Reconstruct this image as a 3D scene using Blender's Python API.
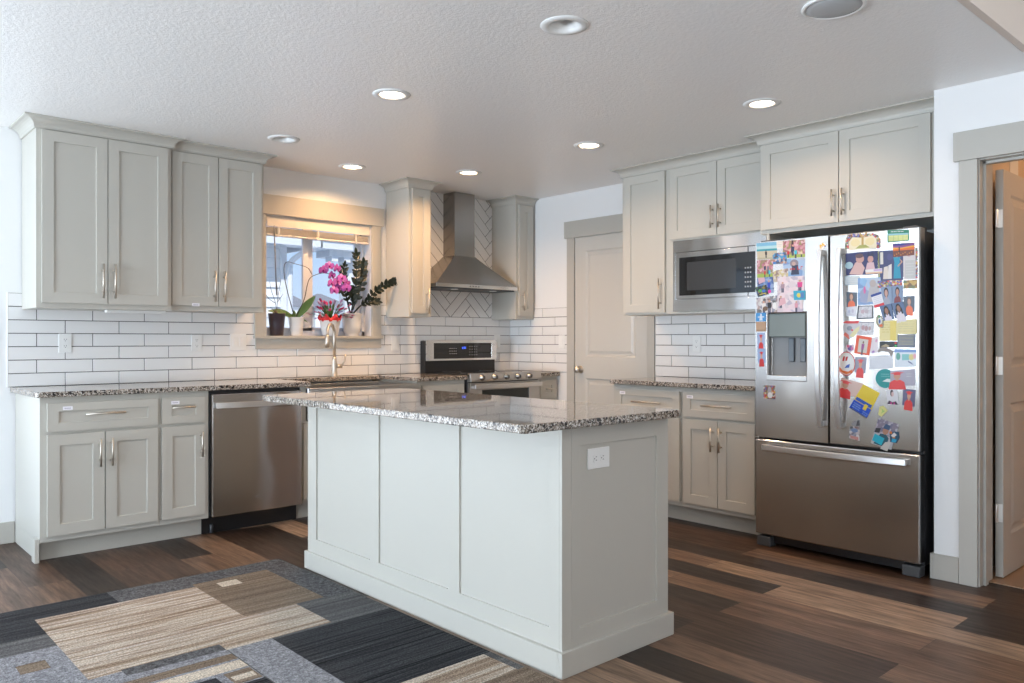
import bpy, bmesh, math, random
from mathutils import Vector, Matrix
random.seed(7)
S = bpy.context.scene
for o in list(bpy.data.objects): bpy.data.objects.remove(o)
COL = S.collection

# ------------------------------------------------------------------ camera
cd = bpy.data.cameras.new('camera'); cam = bpy.data.objects.new('camera', cd); COL.objects.link(cam)
cam.location = (0, 0, 1.195); cam.rotation_euler = (math.pi/2, 0, 0.832 - math.pi/2)
cd.sensor_width = 36; cd.lens = 800/1024*36; cd.shift_y = -1.75/1024
cd.clip_start = .05; cd.clip_end = 300
S.camera = cam
# ------------------------------------------------------------------ exposure
S.view_settings.view_transform = 'Standard'; S.view_settings.look = 'None'
S.view_settings.gamma = 1; S.view_settings.use_curve_mapping = False
S.view_settings.exposure = 0.27
# ------------------------------------------------------------------ sky
W = bpy.data.worlds.new('sky'); S.world = W; W.use_nodes = True
wn = W.node_tree.nodes; wl = W.node_tree.links; wn.clear()
wo = wn.new('ShaderNodeOutputWorld'); wb = wn.new('ShaderNodeBackground'); wb.inputs[1].default_value = 1.0
tc = wn.new('ShaderNodeTexCoord'); sx = wn.new('ShaderNodeSeparateXYZ'); cr = wn.new('ShaderNodeValToRGB')
wl.new(tc.outputs['Generated'], sx.inputs[0]); wl.new(sx.outputs['Z'], cr.inputs[0])
e = cr.color_ramp.elements
e[0].position = 0.0; e[0].color = (.60, .73, .88, 1); e[1].position = .6; e[1].color = (.22, .38, .68, 1)
k = e.new(.12); k.color = (.40, .58, .86, 1)
wl.new(cr.outputs[0], wb.inputs[0]); wl.new(wb.outputs[0], wo.inputs[0])
# ------------------------------------------------------------------ sun, daylight through the great-room windows, added ceiling fills
def lamp(name, kind, loc, rot, energy, color, **kw):
    l = bpy.data.lights.new(name, kind); l.energy = energy; l.color = color
    for a, b in kw.items(): setattr(l, a, b)
    o = bpy.data.objects.new(name, l); o.location = loc; o.rotation_euler = rot; COL.objects.link(o); return o
lamp('sun', 'SUN', (0, -10, 20), (math.radians(48), 0, math.radians(-25)), 3.3, (1, .97, .92), angle=.01)
lamp('left_window_daylight', 'AREA', (-4.05, 3.05, 1.30), (0, math.radians(-103), 0), 92, (.56, .77, 1.0), shape='RECTANGLE', size=2.0, size_y=4.0)
lamp('patio_door_daylight', 'AREA', (-.55, 5.40, 1.10), (math.radians(-100), 0, 0), 10, (.70, .85, 1.0), shape='RECTANGLE', size=2.1, size_y=1.95)
lamp('rear_window_daylight', 'AREA', (.2, -3.05, 1.55), (math.radians(125), 0, 0), 22, (.93, .96, 1.0), shape='RECTANGLE', size=3.2, size_y=1.7)
lamp('ceiling_fill_patio', 'AREA', (-.55, 5.38, .6), (math.radians(-128), 0, 0), 18, (.88, .94, 1.0), shape='RECTANGLE', size=2.1, size_y=.9)  # added upward fill by the patio door, brightens the middle of the ceiling
lamp('ceiling_fill_left', 'AREA', (-4.03, 3.05, .8), (0, math.radians(-143), 0), 300, (.80, .90, 1.0), shape='RECTANGLE', size=.9, size_y=4.0)  # added uplight low in the left window, stands in for ground bounce on the ceiling
lamp('ceiling_fill_rear', 'AREA', (.2, -3.0, 1.0), (math.radians(155), 0, 0), 60, (1, .97, .94), shape='RECTANGLE', size=3.2, size_y=.6)  # extra fill lamp aimed up from the rear, added to lift the ceiling
WARM = (1.0, .66, .40)

# ------------------------------------------------------------------ materials
MATS = {}
def mat(name, color, rough=.5, metal=0, spec=.5, build=None, **kw):
    if name in MATS: return MATS[name]
    m = bpy.data.materials.new(name); m.use_nodes = True; nt = m.node_tree
    b = nt.nodes['Principled BSDF']
    b.inputs['Base Color'].default_value = (*color, 1); b.inputs['Roughness'].default_value = rough
    b.inputs['Metallic'].default_value = metal; b.inputs['Specular IOR Level'].default_value = spec
    for a, v in kw.items(): b.inputs[a].default_value = v
    if build: build(nt, b)
    MATS[name] = m; return m
def N(nt, t, **kw):
    n = nt.nodes.new(t)
    for a, v in kw.items():
        if a in n.inputs: n.inputs[a].default_value = v
        else: setattr(n, a, v)
    return n
def coords(nt, scale=(1, 1, 1), rot=(0, 0, 0)):
    c = nt.nodes.new('ShaderNodeTexCoord'); m = nt.nodes.new('ShaderNodeMapping')
    m.inputs['Scale'].default_value = scale; m.inputs['Rotation'].default_value = rot
    nt.links.new(c.outputs['Object'], m.inputs['Vector']); return m.outputs[0]
def ramp(nt, fac, stops, interp='LINEAR'):
    r = nt.nodes.new('ShaderNodeValToRGB'); r.color_ramp.interpolation = interp; el = r.color_ramp.elements
    while len(el) < len(stops): el.new(.5)
    for q, (p, c) in zip(el, stops): q.position = p; q.color = (*c, 1)
    nt.links.new(fac, r.inputs[0]); return r.outputs[0]
def bump(nt, b, h, strength, dist):
    n = N(nt, 'ShaderNodeBump'); n.inputs['Strength'].default_value = strength; n.inputs['Distance'].default_value = dist
    nt.links.new(h, n.inputs['Height']); nt.links.new(n.outputs[0], b.inputs['Normal'])
def noise(nt, vec, scale, detail=3, rough=.5):
    n = N(nt, 'ShaderNodeTexNoise', Scale=scale, Detail=detail, Roughness=rough); nt.links.new(vec, n.inputs['Vector']); return n.outputs[0]
def mixc(nt, f, a, b, mode='MIX'):
    m = nt.nodes.new('ShaderNodeMix'); m.data_type = 'RGBA'; m.blend_type = mode
    for s, v in ((0, f), (6, a), (7, b)):
        if hasattr(v, 'is_linked') or hasattr(v, 'links'): nt.links.new(v, m.inputs[s])
        else: m.inputs[s].default_value = v if s == 0 else (*v, 1)
    return m.outputs[2]

def paint_bump(scale, st, d):
    return lambda nt, b: bump(nt, b, noise(nt, coords(nt), scale, 2), st, d)
M_wall = mat('wall_paint', (.79, .79, .785), .55, build=paint_bump(90, .15, .002))
def ceil_b(nt, b):
    v = coords(nt)
    n = noise(nt, v, 62, 4, .62)
    r = ramp(nt, n, [(.42, (0, 0, 0)), (.60, (1, 1, 1))])
    bump(nt, b, r, .25, .003)
M_ceil = mat('ceiling_texture', (.90, .885, .865), .32, build=ceil_b)
M_cab = mat('greige_cabinet_paint', (.500, .480, .428), .36, build=paint_bump(300, .04, .0005))
M_trim = mat('greige_trim_paint', (.46, .44, .395), .40)
M_white = mat('white_plastic', (.80, .80, .78), .35)
M_dark = mat('black_plastic', (.012, .012, .013), .35)
M_darkgrey = mat('charcoal_plastic', (.06, .062, .066), .45)
M_void = mat('dark_recess', (.02, .02, .02), .8)
def floor_b(nt, b):
    v = coords(nt, rot=(0, 0, 0))
    sp = N(nt, 'ShaderNodeSeparateXYZ'); nt.links.new(v, sp.inputs[0])
    cb = N(nt, 'ShaderNodeCombineXYZ')      # planks run along Y
    ad = N(nt, 'ShaderNodeMath', operation='ADD'); ad.inputs[1].default_value = -1.231 + 40*.181
    nt.links.new(sp.outputs['X'], ad.inputs[0])
    nt.links.new(sp.outputs['Y'], cb.inputs[0]); nt.links.new(ad.outputs[0], cb.inputs[1])
    def brick(c1, c2, mort, bias=0):
        br = N(nt, 'ShaderNodeTexBrick'); br.offset = .37; br.offset_frequency = 2; br.squash = 1
        br.inputs['Color1'].default_value = (*c1, 1); br.inputs['Color2'].default_value = (*c2, 1); br.inputs['Mortar'].default_value = (*mort, 1)
        br.inputs['Scale'].default_value = 1; br.inputs['Mortar Size'].default_value = .0011; br.inputs['Mortar Smooth'].default_value = .2
        br.inputs['Bias'].default_value = bias; br.inputs['Brick Width'].default_value = 1.22; br.inputs['Row Height'].default_value = .181
        nt.links.new(cb.outputs[0], br.inputs['Vector']); return br
    br = brick((0, 0, 0), (1, 1, 1), (.0, .0, .0))
    # plank tone -> colour
    tone = ramp(nt, br.outputs['Color'], [(0, (.018, .011, .0075)), (.28, (.032, .0185, .012)), (.42, (.056, .030, .0175)), (.55, (.078, .042, .025)), (.66, (.125, .070, .042)), (.85, (.19, .115, .072)), (1, (.32, .22, .15))])
    # shift grain per plank
    mv = N(nt, 'ShaderNodeVectorMath', operation='MULTIPLY_ADD')
    nt.links.new(br.outputs['Color'], mv.inputs[0]); mv.inputs[1].default_value = (37, 21, 5)
    mp = N(nt, 'ShaderNodeMapping'); mp.inputs['Scale'].default_value = (30, 2.2, 1); nt.links.new(v, mp.inputs[0]); nt.links.new(mp.outputs[0], mv.inputs[2])
    g = noise(nt, mv.outputs[0], 1.6, 8, .72)
    gr = ramp(nt, g, [(.32, (.30, .30, .30)), (.5, (.85, .85, .85)), (.68, (1.5, 1.46, 1.4))])
    c = mixc(nt, .9, tone, gr, 'MULTIPLY')
    mp2 = N(nt, 'ShaderNodeMapping'); mp2.inputs['Scale'].default_value = (7, 1.1, 1); nt.links.new(v, mp2.inputs[0])
    mv2 = N(nt, 'ShaderNodeVectorMath', operation='MULTIPLY_ADD'); nt.links.new(br.outputs['Color'], mv2.inputs[0]); mv2.inputs[1].default_value = (11, 53, 5); nt.links.new(mp2.outputs[0], mv2.inputs[2])
    kn = noise(nt, mv2.outputs[0], 1.5, 3, .6)
    kr = ramp(nt, kn, [(.30, (.45, .42, .40)), (.46, (1, 1, 1)), (1, (1.1, 1.1, 1.1))])
    c = mixc(nt, .75, c, kr, 'MULTIPLY')
    nt.links.new(c, b.inputs['Base Color'])
    rr = ramp(nt, g, [(.3, (.45,)*3), (.7, (.33,)*3)]); nt.links.new(rr, b.inputs['Roughness'])
    mm = N(nt, 'ShaderNodeMath', operation='MULTIPLY_ADD'); nt.links.new(br.outputs['Fac'], mm.inputs[0]); mm.inputs[1].default_value = -1.5; nt.links.new(g, mm.inputs[2])
    bump(nt, b, mm.outputs[0], .12, .002)
M_floor = mat('vinyl_plank_floor', (.1, .06, .04), .3, spec=.38, build=floor_b)
def granite_b(nt, b):
    v = coords(nt)
    wv = N(nt, 'ShaderNodeTexNoise', Scale=60., Detail=2.); nt.links.new(v, wv.inputs['Vector'])
    mx = N(nt, 'ShaderNodeVectorMath', operation='MULTIPLY_ADD'); nt.links.new(wv.outputs['Color'], mx.inputs[0]); mx.inputs[1].default_value = (.008, .008, .008); nt.links.new(v, mx.inputs[2])
    vo = N(nt, 'ShaderNodeTexVoronoi', Scale=190.); nt.links.new(mx.outputs[0], vo.inputs['Vector'])
    sp = N(nt, 'ShaderNodeSeparateColor'); nt.links.new(vo.outputs['Color'], sp.inputs[0])
    c = ramp(nt, sp.outputs[0], [(0, (.03, .026, .023)), (.12, (.075, .064, .055)), (.26, (.17, .135, .105)), (.40, (.25, .205, .165)), (.56, (.36, .315, .265)), (.74, (.48, .44, .39)), (.90, (.62, .59, .55))], 'CONSTANT')
    vo2 = N(nt, 'ShaderNodeTexVoronoi', Scale=85.); nt.links.new(mx.outputs[0], vo2.inputs['Vector'])
    sp2 = N(nt, 'ShaderNodeSeparateColor'); nt.links.new(vo2.outputs['Color'], sp2.inputs[0])
    f2 = ramp(nt, sp2.outputs[1], [(0, (1,)*3), (.07, (0,)*3)], 'CONSTANT')
    c = mixc(nt, f2, c, (.03, .026, .024))
    nt.links.new(c, b.inputs['Base Color'])
M_granite = mat('speckled_granite', (.4, .38, .35), .03, build=granite_b)
M_tile = mat('white_glazed_tile', (.78, .775, .765), .14, build=lambda nt, b: bump(nt, b, noise(nt, coords(nt), 14, 1), .10, .006))
M_grout = mat('dark_grey_grout', (.035, .031, .029), .95)
def steel_b(axis):
    def f(nt, b):
        tg = N(nt, 'ShaderNodeTangent', direction_type='RADIAL', axis='Z'); nt.links.new(tg.outputs[0], b.inputs['Tangent']); b.inputs['Anisotropic Rotation'].default_value = .25
        bump(nt, b, noise(nt, coords(nt, (1.6, 1.6, .8)), 1.9, 1), .55, .020)   # slightly uneven sheet metal
    return f
M_steel = mat('brushed_stainless_steel', (.50, .485, .47), .20, 1, build=steel_b('h'), **{'Anisotropic': .92})
M_steelv = mat('brushed_stainless_hood', (.33, .30, .27), .24, 1, build=steel_b('v'))
M_chrome = mat('polished_steel', (.62, .62, .61), .16, 1)
M_nickel = mat('brushed_nickel', (.60, .55, .48), .46, 1)
M_handlesteel = mat('satin_handle_steel', (.72, .71, .70), .36, 1)
M_bglass = mat('black_glass', (.008, .008, .009), .05, spec=.6)
M_bglass2 = mat('oven_window_glass', (.02, .024, .022), .06, spec=.6)
M_fridgeside = mat('dark_grey_appliance_side', (.035, .035, .037), .42)
M_leaf = mat('dark_glossy_leaf', (.007, .016, .010), .28)
M_leafg = mat('green_leaf', (.07, .16, .045), .38)
M_stem = mat('woody_stem', (.075, .06, .045), .7)
M_purple = mat('orchid_purple_petal', (.46, .10, .47), .55, **{'Subsurface Weight': .1})
M_pinkp = mat('pink_petal', (.70, .05, .20), .5)
M_redwrap = mat('red_foil_wrap', (.68, .03, .035), .35)
M_pot = mat('white_ceramic', (.78, .77, .75), .22)
M_nursery = mat('dark_nursery_pot_plastic', (.045, .035, .050), .30)
M_soil = mat('soil', (.03, .022, .016), .95)
M_emit = mat('lamp_lens', (1, .9, .75), .4, **{'Emission Color': (1, .86, .68, 1), 'Emission Strength': 9.0})
M_blind = mat('ivory_blind_vinyl', (.72, .66, .58), .45)
M_vinyl = mat('white_window_vinyl', (.72, .73, .76), .35)
def glass_b(nt, b):
    nt.nodes.remove(b); out = [n for n in nt.nodes if n.type == 'OUTPUT_MATERIAL'][0]
    t = N(nt, 'ShaderNodeBsdfTransparent'); g = N(nt, 'ShaderNodeBsdfGlossy'); g.inputs['Roughness'].default_value = .02
    m = N(nt, 'ShaderNodeMixShader'); m.inputs[0].default_value = .03; nt.links.new(t.outputs[0], m.inputs[1]); nt.links.new(g.outputs[0], m.inputs[2]); nt.links.new(m.outputs[0], out.inputs[0])
M_glass = mat('window_glass', (1, 1, 1), build=glass_b)

# ------------------------------------------------------------------ mesh builder
class MB:
    def __init__(s): s.v = []; s.f = []; s.m = []; s.mats = []; s.sm = []
    def mi(s, m):
        if m not in s.mats: s.mats.append(m)
        return s.mats.index(m)
    def poly(s, pts, m, smooth=False):
        b = len(s.v); s.v += [tuple(p) for p in pts]; s.f.append(tuple(range(b, b+len(pts)))); s.m.append(s.mi(m)); s.sm.append(smooth)
    def faces(s, pts, fs, m, smooth=False):
        b = len(s.v); s.v += [tuple(p) for p in pts]; k = s.mi(m)
        for f in fs: s.f.append(tuple(b+i for i in f)); s.m.append(k); s.sm.append(smooth)
    def box(s, x0, x1, y0, y1, z0, z1, m):
        x0, x1 = min(x0, x1), max(x0, x1); y0, y1 = min(y0, y1), max(y0, y1); z0, z1 = min(z0, z1), max(z0, z1)
        p = [(x, y, z) for z in (z0, z1) for y in (y0, y1) for x in (x0, x1)]
        s.faces(p, [(0, 2, 3, 1), (4, 5, 7, 6), (0, 1, 5, 4), (1, 3, 7, 5), (3, 2, 6, 7), (2, 0, 4, 6)], m)
    def prism(s, poly, h0, h1, fn, m, smooth=False):
        n = len(poly); p = [fn(a, b, h0) for a, b in poly] + [fn(a, b, h1) for a, b in poly]
        s.faces(p, [tuple(range(n)), tuple(range(2*n-1, n-1, -1))], m)
        s.faces(p, [(i, (i+1) % n, n+(i+1) % n, n+i) for i in range(n)], m, smooth)
    def tube(s, path, r, m, n=10, caps=True, r2=None, smooth=True):
        path = [Vector(p) for p in path]; k = len(path); rings = []
        for i, p in enumerate(path):
            t = (path[min(i+1, k-1)] - path[max(i-1, 0)]).normalized()
            if i == 0: u = t.orthogonal().normalized()
            else: u = (u - t*u.dot(t)).normalized()
            w = t.cross(u); rr = r if r2 is None else r + (r2-r)*i/(k-1)
            rings.append([p + (u*math.cos(a)+w*math.sin(a))*rr for a in [2*math.pi*j/n for j in range(n)]])
        pts = [q for R in rings for q in R]
        s.faces(pts, [(i*n+j, i*n+(j+1) % n, (i+1)*n+(j+1) % n, (i+1)*n+j) for i in range(k-1) for j in range(n)], m, smooth)
        if caps: s.faces(pts, [tuple(range(n-1, -1, -1)), tuple((k-1)*n+j for j in range(n))], m)
    def lathe(s, prof, c, m, n=24, axis='z', sx=1, smooth=True, caps=True):
        pts = []
        for r, h in prof:
            for j in range(n):
                a = 2*math.pi*j/n; u, w = r*math.cos(a)*sx, r*math.sin(a)
                pts.append({'z': (c[0]+u, c[1]+w, c[2]+h), 'x': (c[0]+h, c[1]+u, c[2]+w), 'y': (c[0]+u, c[1]+h, c[2]+w)}[axis])
        k = len(prof)
        s.faces(pts, [(i*n+j, i*n+(j+1) % n, (i+1)*n+(j+1) % n, (i+1)*n+j) for i in range(k-1) for j in range(n)], m, smooth)
        if caps and prof[0][0] > 1e-6: s.faces(pts, [tuple(range(n))], m)
        if caps and prof[-1][0] > 1e-6: s.faces(pts, [tuple((k-1)*n+j for j in range(n))], m)
    def ball(s, c, r, m, n=10, sz=1):
        s.lathe([(r*math.sin(math.pi*i/n)+1e-7, -r*sz*math.cos(math.pi*i/n)) for i in range(n+1)], c, m, n+2)
    def panel(s, fr, u0, u1, z0, z1, t, panels, prof, m, back=0.0):
        # slab whose front lies at depth t, with recessed or raised panels; fr(u, d, z) -> world
        us = sorted({u0, u1, *[q for P in panels for q in P[:2]]}); zs = sorted({z0, z1, *[q for P in panels for q in P[2:]]})
        for i in range(len(us)-1):
            for j in range(len(zs)-1):
                a, b, c, d = us[i], us[i+1], zs[j], zs[j+1]; cu, cz = (a+b)/2, (c+d)/2
                if any(P[0] < cu < P[1] and P[2] < cz < P[3] for P in panels): continue
                s.poly([fr(a, t, c), fr(b, t, c), fr(b, t, d), fr(a, t, d)], m)
        for a, b, c, d in panels:
            prev = (a, b, c, d, t)
            for ins, dp in prof:
                cur = (a+ins, b-ins, c+ins, d-ins, t+dp)
                P1 = [fr(prev[0], prev[4], prev[2]), fr(prev[1], prev[4], prev[2]), fr(prev[1], prev[4], prev[3]), fr(prev[0], prev[4], prev[3])]
                P2 = [fr(cur[0], cur[4], cur[2]), fr(cur[1], cur[4], cur[2]), fr(cur[1], cur[4], cur[3]), fr(cur[0], cur[4], cur[3])]
                s.faces(P1+P2, [(k, (k+1) % 4, 4+(k+1) % 4, 4+k) for k in range(4)], m); prev = cur
            s.poly(P2, m)
        F = [fr(u0, t, z0), fr(u1, t, z0), fr(u1, t, z1), fr(u0, t, z1)]; B = [fr(u0, back, z0), fr(u1, back, z0), fr(u1, back, z1), fr(u0, back, z1)]
        s.faces(F+B, [(k, (k+1) % 4, 4+(k+1) % 4, 4+k) for k in range(4)] + [(4, 5, 6, 7)], m)
    def build(s, name, parent=None, bevel=0, label=None, origin=None, seg=2):
        me = bpy.data.meshes.new(name)
        off = Vector((0, 0, 0))
        if parent is not None: off = world_origin(parent)
        elif origin is not None: off = Vector(origin)
        me.from_pydata([tuple(Vector(p)-off) for p in s.v], [], s.f)
        for m in s.mats: me.materials.append(m)
        me.polygons.foreach_set('material_index', s.m); me.polygons.foreach_set('use_smooth', s.sm)
        bm = bmesh.new(); bm.from_mesh(me)
        bmesh.ops.remove_doubles(bm, verts=bm.verts, dist=2e-5)
        bmesh.ops.recalc_face_normals(bm, faces=bm.faces); bm.to_mesh(me); bm.free()
        o = bpy.data.objects.new(name, me); COL.objects.link(o)
        if parent is not None: o.parent = parent
        elif origin is not None: o.location = origin
        if bevel:
            b = o.modifiers.new('bevel', 'BEVEL'); b.width = bevel; b.segments = seg; b.limit_method = 'ANGLE'; b.angle_limit = math.radians(40); b.harden_normals = False
        if label: o['label'] = label
        return o
def world_origin(o):
    v = Vector((0, 0, 0))
    while o is not None: v += o.location; o = o.parent
    return v
def thing(name, label, cat, loc, group=None):
    o = bpy.data.objects.new(name, None); o.location = loc; o.empty_display_size = .1; COL.objects.link(o)
    return tag(o, label, cat, group)
def tag(o, label, cat, group=None):
    o['label'] = label; o['category'] = cat
    if group: o['group'] = group
    return o
def struct(o, label):
    o['kind'] = 'structure'; o['label'] = label; return o
def copy_tree(o, parent=None):
    c = o.copy(); COL.objects.link(c); c.parent = parent
    for ch in [q for q in bpy.data.objects if q.parent == o]: copy_tree(ch, c)
    return c

WY, RX, CT, RP, TP = 5.467, 4.954, .9157, .0794, .3083
CEIL = 2.446; UB = 1.375; CB = 2.384
fW = lambda Y: (lambda u, d, z: (u, Y-d, z))       # faces -Y (window wall)
fR = lambda X: (lambda u, d, z: (X-d, u, z))       # faces -X (right wall)
# ================================================================== THE SETTING
LX, RY, HI = -4.2, -3.2, 3.15       # far left wall, rear wall, great-room ceiling
WT = .008
b = MB(); b.box(LX-.2, 7.0, RY-.2, WY+.2, -.06, 0, M_floor); fl = b.build('floor'); struct(fl, 'dark brown wood-look plank floor')
# window wall with opening
wx0, wx1, wz0, wz1 = 2.575, 3.467, 1.215, 2.103; wy = WY+WT
b = MB()
for q in ((LX-.2, -1.6, 0, HI), (-1.6, .5, 2.1, HI), (.5, wx0, 0, HI), (wx1, RX+.2, 0, HI), (wx0, wx1, 0, wz0), (wx0, wx1, wz1, HI)): b.box(q[0], q[1], wy, wy+.17, q[2], q[3], M_wall)
struct(b.build('wall_back'), 'white painted kitchen wall with the window')
# right wall with pantry door opening, runs to the return wall beside the fridge
dY0, dY1, dZ = 3.878, 4.652, 2.058; rx = RX+WT
b = MB()
for q in ((1.40, dY0, 0, CEIL+.1), (dY1, wy, 0, CEIL+.1), (dY0, dY1, dZ, CEIL+.1)): b.box(rx, rx+.14, q[0], q[1], q[2], q[3], M_wall)
struct(b.build('wall_right'), 'white painted wall behind fridge and pantry door')
# stub wall and the wall with the open doorway
SX = 4.27; oY0, oY1, oZ = .568, 1.334, 2.062
b = MB()
b.box(SX, rx, 1.405, 1.542, 0, CEIL+.1, M_wall)
for q in ((oY1+.006, 1.405, 0, HI), (RY, oY0-.006, 0, HI), (oY0-.006, oY1+.006, oZ+.007, HI)): b.box(SX, SX+.125, q[0], q[1], q[2], q[3], M_wall)
struct(b.build('wall_front'), 'white painted wall with the open doorway')
M_warmwall = mat('pantry_wall_paint', (.62, .50, .38), .6)
b = MB(); b.box(6.3, 6.4, -.6, 1.405, 0, 2.5, M_warmwall); b.box(SX+.125, 6.4, -.7, -.6, 0, 2.5, M_warmwall); b.box(rx+.14, 6.4, 1.405, 1.5, 0, 2.5, M_warmwall); b.box(SX+.125, rx+.14, 1.402, 1.405, 0, 2.5, M_warmwall)
b.box(SX+.125, 6.4, -.7, 1.5, 2.5, 2.56, M_warmwall); struct(b.build('wall_pantry'), 'warm lit walls of the small room behind the doorway')
# far walls of the great room
b = MB()
for q in ((RY, 1.05, 0, HI), (5.05, wy, 0, HI), (1.05, 5.05, 0, .3), (1.05, 5.05, 2.3, HI)): b.box(LX-.15, LX, q[0], q[1], q[2], q[3], M_wall)
struct(b.build('wall_left'), 'white great room wall with wide window')
b = MB()
for q in ((LX, -1.4, 0, HI), (1.8, SX+.125, 0, HI), (-1.4, 1.8, 0, .7), (-1.4, 1.8, 2.4, HI)): b.box(q[0], q[1], RY-.15, RY, q[2], q[3], M_wall)
struct(b.build('wall_rear'), 'white great room wall behind the camera')
# ceiling with can holes
RY1 = 1.046
LIGHTS = [(2.298, 2.212, 0), (2.294, 3.430, 1), (3.830, 2.240, 1), (3.830, 3.470, 1), (3.040, 5.050, 1), (3.790, 4.640, 1), (2.305, 4.640, 0)]
RC = .060
bm = bmesh.new(); edges = []
def loop(pts):
    vs = [bm.verts.new((x, y, CEIL)) for x, y in pts]
    for i in range(len(vs)): edges.append(bm.edges.new((vs[i], vs[(i+1) % len(vs)])))
loop([(LX-.15, RY1+.031), (rx+.14, RY1+.031), (rx+.14, wy+.17), (LX-.15, wy+.17)])
for x, y, s in LIGHTS: loop([(x+RC*math.cos(a), y+RC*math.sin(a)) for a in [2*math.pi*i/32 for i in range(32)]])
bmesh.ops.triangle_fill(bm, edges=edges, use_beauty=True)
for f in list(bm.faces):
    c = f.calc_center_median()
    if any((c.x-x)**2+(c.y-y)**2 < (RC*.99)**2 for x, y, s in LIGHTS): bm.faces.remove(f)
    elif f.normal.z > 0: f.normal_flip()
me = bpy.data.meshes.new('ceiling'); bm.to_mesh(me); bm.free(); me.materials.append(M_ceil)
o = bpy.data.objects.new('ceiling', me); COL.objects.link(o); struct(o, 'textured white kitchen ceiling')
b = MB(); b.box(LX-.15, 7.0, RY1+.031, wy+.17, CEIL+.14, CEIL+.2, M_ceil); struct(b.build('ceiling'), 'deck above the kitchen ceiling')
b = MB(); b.box(LX-.15, 7.0, RY-.15, RY1+.03, HI, HI+.1, M_ceil); struct(b.build('ceiling'), 'higher great room ceiling')
M_riser = mat('beige_riser_paint', (.80, .70, .62), .6)
b = MB(); b.box(LX-.15, 7.0, RY1, RY1+.03, CEIL, HI-.001, M_riser); struct(b.build('trim_1'), 'beige drop where the kitchen ceiling ends')

# baseboards
b = MB(); b.box(.5, 1.009, wy-.014, wy, 0, .125, M_trim); struct(b.build('baseboard_back', bevel=.002), 'greige baseboard left of cabinets')
b = MB(); b.box(SX-.014, SX, 1.425, 1.556, 0, .125, M_trim); b.box(SX-.014, SX+.03, 1.542, 1.556, 0, .125, M_trim); struct(b.build('baseboard_front', bevel=.002), 'greige baseboard between fridge and doorway')
b = MB(); b.box(SX-.014, SX, RY, .48, 0, .125, M_trim); struct(b.build('baseboard_front', bevel=.002), 'greige baseboard beyond the doorway')

# door builder (two raised panels)
def two_panel_leaf(name, fr, u0, u1, z0, z1, th, label, m, both=True):
    b = MB(); w = .118
    ps = [(u0+w, u1-w, z0+.20, z0+.865), (u0+w, u1-w, z0+1.045, z1-.115)]
    b.panel(fr, u0, u1, z0, z1, th, ps, [(0.0, 0), (.012, -.009), (.028, -.009), (.05, -.002)], m)
    o = b.build(name, bevel=.0015); struct(o, label); return o
M_door = mat('greige_door_paint', (.53, .515, .475), .38)
# pantry door, hinged right, knob left
d1 = two_panel_leaf('door_1', fR(rx+.032), dY0+.004, dY1-.004, .008, dZ-.004, .035, 'closed greige two-panel door in the right wall', M_door)
def knob(parent, c, ax):
    b = MB(); s = -1
    b.lathe([(.032, 0), (.032, -.006), (.012, -.010), (.010, -.032), (.022, -.040), (.028, -.052), (.024, -.064), (.001, -.069)], c, M_nickel, 20, 'x')
    return b.build('knob', parent)
knob(d1, (rx-.003, 4.585, .945), 'x')
for z in (.30, 1.12, 1.85):
    b = MB(); b.tube([(RX-.002, dY0-.001, z-.045), (RX-.002, dY0-.001, z+.045)], .006, M_nickel, 8); b.build('hinge', d1)
# casing
def casing(n, fr, a0, a1, b0, b1, zt, hz0, hz1, ha, hb, label):
    bb = MB(); q = fr
    def bx(u0, u1, z0, z1, t):
        P = [q(u, d, z) for z in (z0, z1) for d in (0, t) for u in (u0, u1)]
        bb.faces(P, [(0, 2, 3, 1), (4, 5, 7, 6), (0, 1, 5, 4), (1, 3, 7, 5), (3, 2, 6, 7), (2, 0, 4, 6)], M_trim)
    bx(a0, a1, 0, zt, .017); bx(b0, b1, 0, zt, .017); bx(ha, hb, hz0, hz1, .024)
    struct(bb.build(n, bevel=.002), label)
casing('trim_2', fR(rx), 3.808, 3.878, 4.652, 4.736, 2.058, 2.058, 2.20, 3.79, 4.762, 'greige casing and header of the closed door')
casing('trim_3', fR(SX), .482, .568, 1.340, 1.423, 2.068, 2.068, 2.210, .462, 1.446, 'greige casing and header of the open doorway')
# jambs
b = MB(); b.box(rx, rx+.14, dY1-.003, dY1+.0, 0, dZ, M_trim); b.box(rx, rx+.14, dY0, dY0+.003, 0, dZ, M_trim); b.box(rx, rx+.14, dY0, dY1, dZ-.003, dZ, M_trim); struct(b.build('trim_4'), 'jamb of the closed door')
b = MB()
b.box(SX-.003, SX+.185, oY1, oY1+.0055, 0, oZ+.006, M_trim); b.box(SX, SX+.125, oY0-.006, oY0, 0, oZ, M_trim); b.box(SX, SX+.125, oY0, oY1, oZ-.0, oZ+.007, M_trim)
b.box(SX+.045, SX+.085, oY1-.013, oY1, 0, oZ, M_trim); b.box(SX+.045, SX+.085, oY0, oY1, oZ-.013, oZ, M_trim)
struct(b.build('trim_5', bevel=.0015), 'jamb and stop of the open doorway')
b = MB(); b.box(SX+.12, 6.3, -.6, 1.402, .0005, .004, mat('pantry_floor_plank', (.32, .20, .12), .4)); struct(b.build('floor'), 'light wood floor in the small room')
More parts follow.
